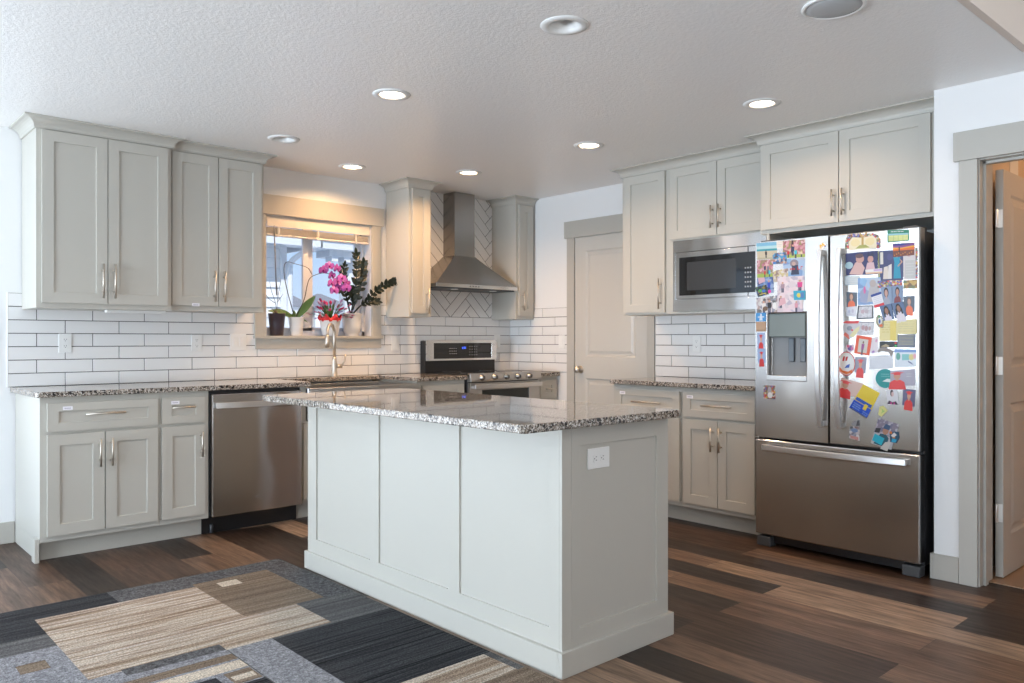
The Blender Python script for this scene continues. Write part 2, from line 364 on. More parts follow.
# open leaf
fo = lambda u, d, z: (u, 1.333-.035+(.035-d), z)
d2 = two_panel_leaf('door_2', fo, 4.492, 5.236, .010, 2.045, .035, 'door leaf swung open into the small room', M_door)
M_hinge = mat('satin_nickel_hinge', (.86, .84, .80), .40, 1)
for z in (.33, 1.065, 1.80):
    b = MB(); b.box(4.4885, 4.4915, 1.300, 1.330, z-.045, z+.045, M_hinge); b.tube([(4.470, 1.322, z-.046), (4.470, 1.322, z+.046)], .0065, M_hinge, 8)
    b.box(4.470, 4.4915, 1.319, 1.326, z-.045, z+.045, M_hinge); b.build('hinge', d2, .001)
# shelf inside the small room
r = thing('pantry_shelf', 'wooden shelf high on the wall of the small room', 'shelf', (6.1, .4, 1.9))
b = MB(); b.box(5.95, 6.3, -.55, 1.35, 1.98, 2.01, mat('shelf_wood', (.35, .22, .12), .5)); b.build('board', r)
for y in (-.3, .5, 1.2):
    b = MB(); b.box(5.98, 6.29, y, y+.03, 1.90, 1.98, MATS['shelf_wood']); b.build('bracket', r)
lamp('pantry_bulb', 'POINT', (5.3, .35, 2.3), (0, 0, 0), 14, (1, .62, .34), shadow_soft_size=.08)

# ------------------------------------------------------------------ tiles
def clip(poly, x0, x1, y0, y1):
    for ax, v, sgn in ((0, x0, 1), (0, x1, -1), (1, y0, 1), (1, y1, -1)):
        out = []
        for i in range(len(poly)):
            p, q = poly[i-1], poly[i]; a, c = (p[ax]-v)*sgn, (q[ax]-v)*sgn
            if (a >= 0) != (c >= 0): t = a/(a-c); out.append((p[0]+(q[0]-p[0])*t, p[1]+(q[1]-p[1])*t))
            if c >= 0: out.append(q)
        poly = out
        if len(poly) < 3: return []
    return poly
def inset(poly, d):
    cx = sum(p[0] for p in poly)/len(poly); cy = sum(p[1] for p in poly)/len(poly); out = []
    n = len(poly)
    for i in range(n):
        a, p, q = poly[i-1], poly[i], poly[(i+1) % n]
        e1 = Vector((p[0]-a[0], p[1]-a[1])); e2 = Vector((q[0]-p[0], q[1]-p[1]))
        if e1.length < 1e-6 or e2.length < 1e-6: out.append(p); continue
        e1.normalize(); e2.normalize(); n1 = Vector((-e1.y, e1.x)); n2 = Vector((-e2.y, e2.x))
        s = d/max(.35, 1+n1.dot(n2)); v = Vector(p)+(n1+n2)*s; out.append((v.x, v.y))
    return out
def area(p): return .5*sum(p[i-1][0]*p[i][1]-p[i][0]*p[i-1][1] for i in range(len(p)))
def put_tile(b, fr, poly):
    c = []
    for p in poly:
        if not c or (abs(p[0]-c[-1][0])+abs(p[1]-c[-1][1])) > 4e-4: c.append(p)
    if len(c) > 1 and abs(c[0][0]-c[-1][0])+abs(c[0][1]-c[-1][1]) < 4e-4: c.pop()
    poly = c
    if len(poly) < 3 or abs(area(poly)) < 2e-5: return
    if area(poly) < 0: poly = poly[::-1]
    top = inset(poly, .0012); cx = sum(p[0] for p in poly)/len(poly); cy = sum(p[1] for p in poly)/len(poly)
    ta, tb = random.uniform(-.004, .004), random.uniform(-.006, .006)
    n = len(poly)
    P = [fr(x, -.006, z) for x, z in poly] + [fr(x, -.0012, z) for x, z in poly] + [fr(x, ta*(x-cx)+tb*(z-cy), z) for x, z in top]
    b.faces(P, [(i, (i+1) % n, n+(i+1) % n, n+i) for i in range(n)] + [(n+i, n+(i+1) % n, 2*n+(i+1) % n, 2*n+i) for i in range(n)] + [tuple(range(2*n, 3*n))], M_tile)
def subway(b, fr, rects, phase, parity):
    g = .0021
    for (a0, a1, c0, c1) in rects:
        r0 = int(math.floor((c0-CT)/RP+1e-4)); r1 = int(math.ceil((c1-CT)/RP-1e-4))
        for r in range(r0, r1):
            ph = phase + (0 if (r % 2) == parity else TP/2)
            k0 = int(math.floor((a0-ph)/TP))-1
            for k in range(k0, int((a1-ph)/TP)+2):
                p = clip([(ph+k*TP+g, CT+r*RP+g), (ph+(k+1)*TP-g, CT+r*RP+g), (ph+(k+1)*TP-g, CT+(r+1)*RP-g), (ph+k*TP+g, CT+(r+1)*RP-g)], a0, a1, c0, c1)
                if p: put_tile(b, fr, p)
                
def grout(b, fr, rects):
    for a0, a1, c0, c1 in rects: b.poly([fr(a0, -.0035, c0), fr(a1, -.0035, c0), fr(a1, -.0035, c1), fr(a0, -.0035, c1)], M_grout)
ZT7 = CT+7*RP; ZT6 = CT+6*RP
rects = [(.976, 2.535, CT, ZT7), (2.535, 3.505, CT, CT+3*RP), (3.505, 3.620, CT, ZT7), (3.620, RX, CT, ZT6)]
b = MB(); subway(b, fW(WY), rects, 1.1234, 1); grout(b, fW(WY), rects); struct(b.build('trim_6'), 'white subway tile backsplash under the window')
hx0, hx1 = 3.70, 4.80
rects = [(hx0, hx1, ZT6, CEIL)]
b = MB(); w = RP*1.0; g = .0023; ang = math.radians(45); ox, oz = 4.262, 1.50
ca, sa = math.cos(ang), math.sin(ang)
for k in range(-22, 22):
    for m in range(-5, 6):
        for kind in (0, 1):
            if kind == 0: q = (k+8*m, k, k+8*m+4, k+1)
            else: q = (k+4+8*m, k-3, k+5+8*m, k+1)
            x0, y0, x1, y1 = [t*w for t in q]; x0 += g; y0 += g; x1 -= g; y1 -= g
            P = [(ox+x*ca-y*sa, oz+x*sa+y*ca) for x, y in ((x0, y0), (x1, y0), (x1, y1), (x0, y1))]
            p = clip(P, hx0, hx1, ZT6+.001, CEIL)
            if p: put_tile(b, fW(WY), p)
grout(b, fW(WY), rects); struct(b.build('trim_7'), 'white herringbone tile behind the range hood')
rects = [(4.738, WY, CT, ZT7), (2.50, 3.803, CT, ZT6)]
b = MB(); subway(b, fR(RX), rects, 3.4985, 0); grout(b, fR(RX), rects); struct(b.build('trim_8'), 'white subway tile backsplash on the right wall')
# tile edge trim strips
b = MB(); b.box(.972, .976, WY-.001, wy, CT, ZT7, M_white); b.box(.972, 1.10, WY-.001, wy, ZT7, ZT7+.004, M_white); struct(b.build('trim_9'), 'white edge strip of the tile')

# ------------------------------------------------------------------ window
b = MB()
b.box(2.487, wx0, wy-.019, wy, wz0, wz1, M_trim); b.box(wx1, 3.550, wy-.019, wy, wz0, wz1, M_trim)
b.box(2.470, 3.573, wy-.026, wy, wz1, 2.246, M_trim)
b.box(2.494, 3.550, wy-.019, wy, 1.128, 1.205, M_trim)
struct(b.build('trim_10', bevel=.002), 'greige casing, header and apron around the window')
b = MB(); b.box(2.480, 3.556, wy-.036, wy+.0, 1.203, 1.2235, M_trim); b.box(wx0, wx1, wy, wy+.115, 1.203, 1.2235, M_vinyl); struct(b.build('trim_11', bevel=.002), 'window stool carrying the potted plants')
b = MB()
b.box(wx0, wx0+.004, wy, wy+.115, 1.2235, wz1, M_vinyl); b.box(wx1-.004, wx1, wy, wy+.115, 1.2235, wz1, M_vinyl); b.box(wx0, wx1, wy, wy+.115, wz1-.004, wz1, M_vinyl)
struct(b.build('trim_12'), 'white reveal of the window')
fy = wy+.095; w1 = thing('window_1', 'white sliding kitchen window over the sink', 'window', (3.02, fy, 1.22)); del w1['category']; w1['kind'] = 'structure'
b = MB()
b.box(wx0, wx0+.028, fy, fy+.06, 1.2235, wz1, M_vinyl); b.box(wx1-.03, wx1, fy, fy+.06, 1.2235, wz1, M_vinyl); b.box(wx0, wx1, fy, fy+.06, wz1-.04, wz1, M_vinyl); b.box(wx0, wx1, fy, fy+.06, 1.2235, 1.262, M_vinyl)
b.build('frame', w1, .003)
b = MB(); b.box(2.925, 2.965, fy+.005, fy+.03, 1.262, wz1-.04, M_vinyl); b.box(wx0+.028, 2.965, fy+.005, fy+.03, 1.262, 1.285, M_vinyl); b.build('left_sash', w1, .002)
b = MB(); b.box(2.975, 3.020, fy+.03, fy+.055, 1.262, wz1-.04, M_vinyl); b.box(3.395, 3.437, fy+.03, fy+.055, 1.262, wz1-.04, M_vinyl); b.box(2.975, wx1-.03, fy+.03, fy+.055, 1.262, 1.290, M_vinyl); b.build('right_sash', w1, .002)
b = MB(); b.box(wx0+.02, 2.95, fy+.016, fy+.019, 1.25, wz1-.03, M_glass); b.build('pane', w1)
b = MB(); b.box(2.99, wx1-.02, fy+.041, fy+.044, 1.25, wz1-.03, M_glass); b.build('pane', w1)
# blind
r = thing('window_blind', 'ivory mini blind raised to the top of the kitchen window', 'blind', (3.02, wy+.03, 2.0))
b = MB(); b.box(2.590, 3.455, wy+.002, wy+.010, 2.022, 2.098, M_blind); b.build('valance', r, .002)
b = MB(); b.box(2.590, 3.455, wy+.012, wy+.05, 2.062, 2.097, M_blind); b.build('head_rail', r, .002)
b = MB()
for i in range(9):
    z = 2.014-.0052*i; b.box(2.595, 3.450, wy+.010, wy+.058, z, z+.0018, M_blind)
b.build('slats', r)
b = MB(); b.box(2.595, 3.450, wy+.010, wy+.058, 1.955, 1.968, M_blind); b.build('bottom_rail', r, .003)
for x in (2.68, 3.0, 3.33):
    b = MB(); b.box(x, x+.012, wy+.008, wy+.060, 1.953, 2.02, M_blind); b.build('ladder_tape', r)
b = MB(); b.tube([(2.645, wy+.005, 2.03), (2.668, wy+.012, 1.52)], .0045, mat('grey_wand', (.22, .22, .22), .4), 8); b.build('wand', r)

# ------------------------------------------------------------------ recessed lights
def downlight(x, y, on, label):
    r = thing('recessed_light', label, 'ceiling light', (x, y, CEIL), 'recessed ceiling lights')
    b = MB(); b.lathe([(RC-.001, .012), (RC-.001, -.001), (.070, -.007), (.095, -.004), (.0975, 0), (.0975, .001)], (x, y, CEIL), M_white, 40, caps=False); o = b.build('trim_ring', r)
    b = MB(); b.lathe([(RC-.001, .010), (RC-.006, .03), (.042, .060)], (x, y, CEIL), M_white, 32, caps=False)
    me = b.build('reflector', r)
    b = MB(); zz = .012 if on else .058; b.lathe([(.001, zz), (.042 if not on else .0565, zz), (.04 if not on else .055, zz+.004), (.001, zz+.004)], (x, y, CEIL), M_emit if on else M_white, 32); b.build('lens', r)
    if on:
        l = lamp('recessed_light_glow', 'AREA', (0, 0, .006), (0, 0, 0), {(3.040, 5.050): 9.5, (3.790, 4.640): 11.0}.get((x, y), 5.0), WARM if (x, y) not in ((3.040, 5.050), (3.790, 4.640)) else (1, .58, .27), shape='DISK', size=.10); l.parent = r
        l.data.spread = math.radians(150)
    return r
names = ['unlit recessed light nearest the camera in the ceiling', 'lit recessed light above the left end of the island', 'lit recessed light in front of the refrigerator', 'lit recessed light before the tall cabinet beside the microwave',
         'lit recessed light right above the sink window', 'lit recessed light in front of the range hood', 'unlit recessed light near the left upper cabinets']
for (x, y, s), n in zip(LIGHTS, names): downlight(x, y, s, n)
r = thing('ceiling_speaker', 'large round flush speaker grille in the ceiling at the top edge', 'speaker', (2.91, 1.405, CEIL))
b = MB(); b.lathe([(.112, 0), (.115, -.006), (.104, -.011), (.100, -.006)], (2.91, 1.405, CEIL), M_white, 48, caps=False); b.build('rim', r)
b = MB(); b.lathe([(.001, -.016), (.04, -.0155), (.08, -.012), (.102, -.006), (.102, -.001)], (2.91, 1.405, CEIL), mat('speaker_mesh', (.50, .52, .53), .5), 48); b.build('grille', r)
# ================================================================== CABINETS
def fbox(b, fr, u0, u1, d0, d1, z0, z1, m):
    P = [fr(u, d, z) for z in (z0, z1) for d in (d0, d1) for u in (u0, u1)]
    b.faces(P, [(0, 2, 3, 1), (4, 5, 7, 6), (0, 1, 5, 4), (1, 3, 7, 5), (3, 2, 6, 7), (2, 0, 4, 6)], m)
def cyl(b, p, q, r, m, n=12): b.tube([p, q], r, m, n)
def handle_v(parent, fr, u, z0, z1, d=.019, label=None):
    b = MB(); D = d+.032; cyl(b, fr(u, D, z0), fr(u, D, z1), .0058, M_nickel)
    L = z1-z0
    for z in (z0+.2*L, z1-.2*L): cyl(b, fr(u, d, z), fr(u, D, z), .0045, M_nickel, 10)
    return b.build('handle', parent)
def handle_h(parent, fr, u0, u1, z, d=.019):
    b = MB(); D = d+.032; cyl(b, fr(u0, D, z), fr(u1, D, z), .0058, M_nickel); L = u1-u0
    for u in (u0+.2*L, u1-.2*L): cyl(b, fr(u, d, z), fr(u, D, z), .0045, M_nickel, 10)
    return b.build('handle', parent)
def shaker(parent, name, fr, u0, u1, z0, z1, sw=.06, rw=.06):
    b = MB(); b.panel(fr, u0, u1, z0, z1, .019, [(u0+sw, u1-sw, z0+rw, z1-rw)], [(0, -.0085)], M_cab)
    return b.build(name, parent, .0012)
def crown(parent, path, side):
    prof = [(0, CB), (.010, CB), (.011, CB+.006)]
    for i in range(7):
        a = math.pi/2*i/6; prof.append((.013+.050*(1-math.cos(a)), CB+.008+.044*math.sin(a)))
    prof += [(.068, CEIL-.008), (.068, CEIL-.001), (0, CEIL-.001)]
    pts = [Vector(p) for p in path]; n = len(pts); nor = []
    for i in range(n-1):
        d = (pts[i+1]-pts[i]).normalized(); nor.append(Vector((d.y, -d.x))*side)
    b = MB(); V = []
    for i, p in enumerate(pts):
        if i == 0: off = nor[0]
        elif i == n-1: off = nor[-1]
        else: off = (nor[i-1]+nor[i])/(1+nor[i-1].dot(nor[i]))
        V.append([(p.x+off.x*o, p.y+off.y*o, z) for o, z in prof])
    k = len(prof)
    for i in range(n-1):
        b.faces(V[i]+V[i+1], [(j, (j+1) % k, k+(j+1) % k, k+j) for j in range(k)], M_cab)
    b.poly(V[0], M_cab); b.poly(V[-1], M_cab)
    return b.build('crown_molding', parent)
def sticker(parent, fr, u, z, d=.0205, w=.048, h=.020):
    b = MB(); fbox(b, fr, u-w/2, u+w/2, d-.0012, d, z-h/2, z+h/2, mat('label_paper', (.82, .81, .85), .5))
    M = mat('label_ink', (.35, .33, .42), .6)
    for i in range(6): fbox(b, fr, u-w*.32+i*w*.11, u-w*.32+i*w*.11+w*.075, d, d+.0002, z-h*.12, z+h*.12, M)
    return b.build('name_label', parent, label='small white paper label')
def upper(label, fr, u0, u1, depth, z0, doors, crownpath=None, side=1, ztop=CB+.02, dz1=CB-.006, group=None, mk=None, fb=.030):
    c = fr((u0+u1)/2, -depth/2, z0)
    t = thing('wall_cabinet', label, 'cabinet', c, group)
    b = MB(); fbox(b, fr, u0, u1, -depth, 0, z0, ztop, M_cab); b.build('body', t, .001)
    for (a, e, hs, h0, h1) in doors:
        d = shaker(t, 'door', fr, a, e, z0+fb, dz1)
        hu = (e-.030) if hs > 0 else (a+.030)
        handle_v(d, fr, hu, h0, h1)
        if mk and mk[0] == (a, e): sticker(d, fr, mk[1], mk[2])
    if crownpath: crown(t, crownpath, side)
    return t
f1 = fW(5.110); f2 = fW(5.150)
upper('largest wall cabinet, at the left end of the tiled wall', f1, 1.047, 1.786, WY-5.110, UB, [(1.073, 1.413, 1, 1.438, 1.640), (1.418, 1.760, -1, 1.438, 1.640)],
      [(1.047, WY), (1.047, 5.110), (1.786, 5.110), (1.786, 5.170)], 1, fb=.030)
t2 = upper('two-door wall cabinet just left of the window', f2, 1.787, 2.410, WY-5.150, UB+.004, [(1.800, 2.090, 1, 1.438, 1.640), (2.095, 2.388, -1, 1.438, 1.640)],
      [(1.787, 5.150), (2.410, 5.150), (2.410, WY)], 1, mk=((1.800, 2.090), 1.945, UB+.043), fb=.034)
upper('narrow wall cabinet between window and range hood', f2, 3.603, 3.815, WY-5.150, UB, [(3.628, 3.792, 1, 1.40, 1.60)],
      [(3.603, WY), (3.603, 5.150), (3.815, 5.150), (3.815, WY)], 1)
upper('narrow wall cabinet right of the range hood in the corner', f2, 4.735, RX-.001, WY-5.150, UB, [(4.765, 4.925, -1, 1.45, 1.62)],
      [(4.735, WY), (4.735, 5.150), (RX-.001, 5.150)], 1)
f3 = fR(4.575); dep = rx-4.575
upper('tall single-door wall cabinet left of the microwave', f3, 3.392, 3.812, dep, UB, [(3.418, 3.782, -1, 1.41, 1.625)],
      [(rx, 3.812), (4.575, 3.812), (4.575, 3.392)], 1, fb=.014)
# microwave cabinet
t = thing('wall_cabinet', 'two-door wall cabinet holding the built-in microwave', 'cabinet', (4.76, 3.0, UB))
b = MB(); fbox(b, f3, 2.605, 3.3915, -dep, 0, 1.878, CB+.02, M_cab); fbox(b, f3, 2.605, 2.632, -dep, 0, UB, 1.878, M_cab); fbox(b, f3, 3.345, 3.3915, -dep, 0, UB, 1.878, M_cab); fbox(b, f3, 2.632, 3.345, -dep, 0, UB, 1.388, M_cab); b.build('body', t, .001)
d = shaker(t, 'door', f3, 2.997, 3.374, 1.888, CB-.006); handle_v(d, f3, 3.024, 1.935, 2.085)
d = shaker(t, 'door', f3, 2.618, 2.992, 1.888, CB-.006); handle_v(d, f3, 2.965, 1.935, 2.085)
crown(t, [(4.575, 3.3915), (4.575, 2.602)], 1)
# fridge cabinet
f4 = fR(4.43); dep4 = rx-4.43
t = thing('wall_cabinet', 'deep two-door cabinet above the refrigerator', 'cabinet', (4.7, 2.07, 1.842))
b = MB(); fbox(b, f4, 1.5425, 2.6015, -dep4, 0, 1.838, CB+.02, M_cab); b.build('body', t, .001)
b = MB(); fbox(b, f4, 2.541, 2.559, -dep4, 0, 0, 1.838, M_cab); b.build('side_panel', t, .001)
d = shaker(t, 'door', f4, 2.103, 2.586, 1.862, CB-.006); handle_v(d, f4, 2.128, 1.895, 2.045)
d = shaker(t, 'door', f4, 1.612, 2.098, 1.862, CB-.006); handle_v(d, f4, 2.070, 1.895, 2.045)
crown(t, [(4.574, 2.6015), (4.43, 2.6015), (4.43, 1.5425)], 1)

# ---- base cabinets
ZB, ZC = .106, .8857
def base(label, fr, u0, u1, depth, drawers, doors, kick=.068, left_end=False, right_end=False, name='base_cabinet', top=ZC-.0005):
    t = thing(name, label, 'cabinet', fr((u0+u1)/2, -depth/2, 0))
    b = MB(); fbox(b, fr, u0, u1, -depth, 0, ZB, top, M_cab); b.build('body', t, .001)
    b = MB(); fbox(b, fr, u0, u1, -depth, -kick, 0, ZB, M_cab); b.build('toe_kick', t)
    for q in drawers:
        a, e, z0, z1, h0, h1 = q[:6]
        d = shaker(t, 'drawer', fr, a, e, z0, z1, .055, .045); hz = (z0+z1)/2+.018*0
        if h0: handle_h(d, fr, h0, h1, q[6] if len(q) > 6 else hz)
        if len(q) > 7: sticker(d, fr, q[7], z1-.029)
    for (a, e, z0, z1, hs) in doors:
        d = shaker(t, 'door', fr, a, e, z0, z1)
        handle_v(d, fr, (e-.028) if hs > 0 else (a+.028), z1-.190, z1-.035)
    return t
fb = fW(4.860); bd = wy-4.868
t = base('wide base cabinet at the left end of the counter', fb, 1.013, 1.6285, bd, [(1.046, 1.616, .700, .852, 1.225, 1.432, .786, 1.143)], [(1.046, 1.329, .138, .682, 1), (1.334, 1.616, .138, .682, -1)])
b = MB(); fbox(b, fb, 1.0125, 1.030, -bd, -.068, 0, ZB, M_cab); fbox(b, fb, 0.990, 1.0125, -.075, -.005, 0, .128, M_cab); b.build('end_panel', t, .001)
base('narrow base cabinet between wide cabinet and dishwasher', fb, 1.629, 1.919, bd, [(1.640, 1.893, .700, .852, 1.690, 1.826, .795, 1.715)], [(1.640, 1.893, .138, .682, 1)])
base('sink base cabinet under the stainless sink', fb, 2.531, 3.489, bd, [], [(2.545, 3.003, .138, .640, 1), (3.008, 3.470, .138, .640, -1)], top=.655)
b = MB(); fbox(b, fb, 2.531, 2.572, -bd, 0, .655, ZC-.0005, M_cab); 
sb = [o for o in bpy.data.objects if o.get('label') == 'sink base cabinet under the stainless sink'][0]
fbox(b, fb, 3.472, 3.489, -bd, 0, .655, ZC-.0005, M_cab); b.build('side_panel', sb, .001)
base('base cabinet between the sink and the range', fb, 3.4895, 3.925, bd, [(3.510, 3.905, .700, .852, 3.60, 3.82)], [(3.510, 3.905, .138, .682, 1)])
base('small base cabinet right of the range in the corner', fb, 4.712, RX-.0015, bd, [(4.735, 4.93, .700, .852, 4.78, 4.89)], [(4.735, 4.93, .138, .682, -1)])
fr5 = fR(4.345); bd5 = rx-4.353
base('base cabinet on the right wall partly behind the island', fr5, 3.120, 3.700, bd5, [(3.128, 3.672, .700, .856, 3.265, 3.500, .773, 3.605)], [(3.402, 3.672, .138, .682, -1), (3.128, 3.397, .138, .682, 1)])
base('base cabinet immediately left of the refrigerator', fr5, 2.5605, 3.1195, bd5, [(2.578, 3.098, .700, .856, 2.725, 2.940, .778, 3.045)], [(2.842, 3.098, .138, .682, -1), (2.578, 2.837, .138, .682, 1)])

# ---- countertops
def slab(name, poly, label, r=.004):
    b = MB(); b.prism(poly, ZC, CT, lambda x, y, z: (x, y, z), M_granite)
    xs = [p[0] for p in poly]; ys = [p[1] for p in poly]
    o = b.build(name, origin=(sum(xs)/len(xs), sum(ys)/len(ys), ZC), bevel=r, seg=3); return tag(o, label, 'countertop')
def rc(x, y, r, a0):  # rounded corner arc
    return [(x+r*math.cos(a), y+r*math.sin(a)) for a in [a0+math.pi/2*i/5 for i in range(6)]]
P = [(.985, WY-.001)] + rc(1.010, 4.850, .025, math.pi) + [(2.590, 4.825), (2.590, 5.325), (3.450, 5.325), (3.450, 4.825), (3.931, 4.825), (3.931, WY-.001)]
slab('countertop', P, 'speckled granite countertop running under the window with the sink cutout')
slab('countertop', [(4.706, WY-.001), (4.706, 4.825), (RX-.001, 4.825), (RX-.001, WY-.001)], 'short granite countertop piece right of the range')
slab('countertop', [(4.308, 2.5605)] + [(4.308, 3.700), (4.325, 3.722), (RX-.001, 3.722), (RX-.001, 2.5605)], 'granite countertop on the right wall beside the refrigerator')
x0, x1, y0, y1 = 1.788, 2.655, 1.908, 3.850; q = .022
P = rc(x0+q, y0+q, q, math.pi) + rc(x1-q, y0+q, q, 1.5*math.pi) + rc(x1-q, y1-q, q, 0) + rc(x0+q, y1-q, q, math.pi/2)
slab('countertop', P, 'granite slab on top of the kitchen island')

# ---- island
isl = thing('kitchen_island', 'greige panelled kitchen island in the middle of the floor', 'kitchen island', (2.34, 2.9, 0))
iX0, iX1, iY0, iY1 = 2.034, 2.650, 1.971, 3.822; T = .013
b = MB(); b.box(iX0+T, iX1, iY0+T, iY1, 0, ZC-.0005, M_cab); b.build('body', isl, .001)
b = MB(); b.panel(lambda u, d, z: (iX0+T-d, u, z), iY0+T+.0004, iY1, .085, ZC-.0005, T, [(2.036, 2.553, .162, .845), (2.626, 3.149, .162, .845), (3.222, 3.736, .162, .845)], [(0, -.009)], M_cab); b.build('long_side_panel', isl, .001)
b = MB(); b.panel(lambda u, d, z: (u, iY0+T-d, z), 2.0826, iX1, .085, ZC-.0005, T, [(2.128, 2.578, .154, .812)], [(0, -.009)], M_cab); b.build('end_panel', isl, .001)
b = MB(); b.box(iX0, 2.0822, iY0, iY0+T, .085, ZC-.0005, M_cab); b.build('corner_post', isl, .001)
b = MB(); fo = .014
b.box(iX0-fo, iX1+.022, iY0-fo, iY0+T, 0, .091, M_cab); b.box(iX0-fo, iX0+T, iY0+T, iY1+fo, 0, .091, M_cab); b.box(iX0+T, iX1+.022, iY1, iY1+fo, 0, .091, M_cab)
b.build('plinth', isl, .002)
# kitchen-side doors of the island
fI = lambda u, d, z: (iX1+d, u, z)
for a, e in ((1.99, 2.59), (2.60, 3.20), (3.21, 3.81)):
    d = shaker(isl, 'drawer', fI, a, e, .70, .852, .055, .045); handle_h(d, fI, (a+e)/2-.08, (a+e)/2+.08, .776)
    d = shaker(isl, 'door', fI, a, (a+e)/2-.002, .125, .682); handle_v(d, fI, (a+e)/2-.03, .49, .645)
    d = shaker(isl, 'door', fI, (a+e)/2+.002, e, .125, .682); handle_v(d, fI, (a+e)/2+.03, .49, .645)

# ================================================================== outlets and switches
def plate(label, fr, u, z, kind, w=.072, h=.116, horiz=False, n=1):
    if horiz: w, h = h, w
    W_ = w if n == 1 else w+.046*(n-1)
    t = thing('wall_outlet' if kind == 'outlet' else 'light_switch', label, 'outlet' if kind == 'outlet' else 'switch', fr(u, 0, z))
    b = MB(); fbox(b, fr, u-W_/2, u+W_/2, 0, .006, z-h/2, z+h/2, M_white); b.build('cover_plate', t, .0022)
    for i in range(n):
        uc = u+(i-(n-1)/2)*.046
        if kind == 'outlet':
            for s in (-1, 1):
                cu, cz = (uc+s*.0195, z) if horiz else (uc, z+s*.0195)
                b = MB(); pts = [(.0165*math.cos(a), max(-.0125, min(.0125, .0165*math.sin(a)))) for a in [2*math.pi*k/20 for k in range(20)]]
                if horiz: pts = [(y, x) for x, y in pts]
                b.prism([(cu+x, cz+y) for x, y in pts], .005, .0078, lambda x, y, d: fr(x, d, y), M_white)
                for dx in (-.006, .006):
                    q = (cu, cu+.0001) 
                    if horiz: fbox(b, fr, cu-.0005, cu+.0065, .0078, .0081, cz+dx-.001, cz+dx+.001, M_dark)
                    else: fbox(b, fr, cu+dx-.001, cu+dx+.001, .0078, .0081, cz-.0005, cz+.0065, M_dark)
                if horiz: fbox(b, fr, cu-.0085, cu-.0045, .0078, .0081, cz-.002, cz+.002, M_dark)
                else: fbox(b, fr, cu-.002, cu+.002, .0078, .0081, cz-.0085, cz-.0045, M_dark)
                b.build('receptacle', t)
        else:
            b = MB(); fbox(b, fr, uc-.0165, uc+.0165, .005, .0095, z-.033, z+.033, M_white); b.build('rocker', t, .0015)
fw = fW(WY); fr_ = fR(RX)
plate('white duplex outlet under the largest wall cabinet', fw, 1.276, 1.175, 'outlet')
plate('white duplex outlet right next to the double switch', fw, 2.077, 1.173, 'outlet')
plate('double rocker light switch plate left of the window', fw, 2.368, 1.179, 'switch', n=2)
plate('white rocker switch between window and range', fw, 3.689, 1.165, 'switch')
plate('single switch plate right of the range control panel', fw, 4.795, 1.184, 'switch')
plate('single switch plate near the casing of the closed door', fr_, 4.800, 1.176, 'switch')
plate('white duplex outlet above the right wall countertop', fr_, 3.424, 1.164, 'outlet')
plate('horizontal white outlet on the end of the island', lambda u, d, z: (u, iY0+.009-d, z), 2.234, .757, 'outlet', horiz=True, w=.076, h=.120)

# ================================================================== dishwasher
t = thing('dishwasher', 'stainless steel dishwasher with a curved bar handle and black kick plate', 'dishwasher', (2.225, 5.1, 0))
b = MB(); b.box(1.9225, 2.5285, 4.864, wy-.01, .11, .880, M_dark); b.build('body', t)
b = MB(); b.box(1.929, 2.523, 4.822, 4.864, .112, .862, M_steel); b.build('door', t, .004)
b = MB()
def arch(u0, u1, n=24): return [(u0+(u1-u0)*i/n, 4*(i/n)*(1-i/n)) for i in range(n+1)]
A = arch(1.945, 2.507); out = [(u, .030+.026*h) for u, h in A]; inn = [(u, .016+.026*h) for u, h in A[::-1]]
b.prism(out+inn, .776, .812, lambda u, d, z: (u, 4.822-d, z), M_handlesteel)
for u in (1.950, 2.484): b.box(u, u+.018, 4.795, 4.824, .780, .808, M_handlesteel)
b.build('handle', t, .002)
b = MB(); b.box(1.90, 2.53, 4.916, 4.926, .0, .112, M_dark); b.build('kick_plate', t)
b = MB(); cyl(b, (1.955, 4.905, .002), (1.955, 4.905, .055), .010, M_darkgrey); b.build('levelling_foot', t)
b = MB(); ring = [(2.225+.021*math.cos(a), 4.8213, .205+.008*math.sin(a)) for a in [2*math.pi*i/20 for i in range(21)]]; b.tube(ring, .0010, M_chrome, 6); b.box(2.207, 2.243, 4.8203, 4.8223, .2035, .2065, M_chrome); b.build('badge', t)

# ================================================================== sink and faucet
t = thing('farmhouse_sink', 'stainless apron-front sink below the window', 'sink', (3.02, 5.07, .66))
b = MB(); sx0, sx1, sy0, sy1 = 2.576, 3.468, 4.812, 5.345
M_sink = mat('sink_steel', (.50, .49, .47), .30, 1, build=steel_b('h'))
b.box(sx0, sx1, sy0, sy0+.018, .662, .872, M_sink); b.build('apron', t, .004)
b = MB(); b.box(sx0, sx1, sy0+.018, sy0+.030, .668, .872, M_sink); b.box(sx0, sx0+.03, sy0+.03, sy1, .668, .872, M_sink); b.box(sx1-.03, sx1, sy0+.03, sy1, .668, .872, M_sink); b.box(sx0, sx1, sy1-.03, sy1, .668, .872, M_sink); b.box(sx0, sx1, sy0+.02, sy1, .660, .672, M_sink)
b.build('basin', t, .003)
b = MB(); b.lathe([(.045, 0), (.043, .004), (.02, .002), (.001, .001)], (3.02, 5.12, .672), M_chrome, 24); b.build('drain', t)
t = thing('kitchen_faucet', 'brushed nickel gooseneck pull-down faucet at the sink', 'faucet', (3.085, 5.385, CT))
fx, fyy = 3.085, 5.385
b = MB(); b.lathe([(.030, 0), (.030, .006), (.024, .012), (.021, .05), (.020, .10), (.016, .13), (.0135, .15)], (fx, fyy, CT), M_nickel, 24); b.build('base', t)
b = MB(); path = [(fx, fyy, CT+.13), (fx, fyy, 1.20)]
R = .075
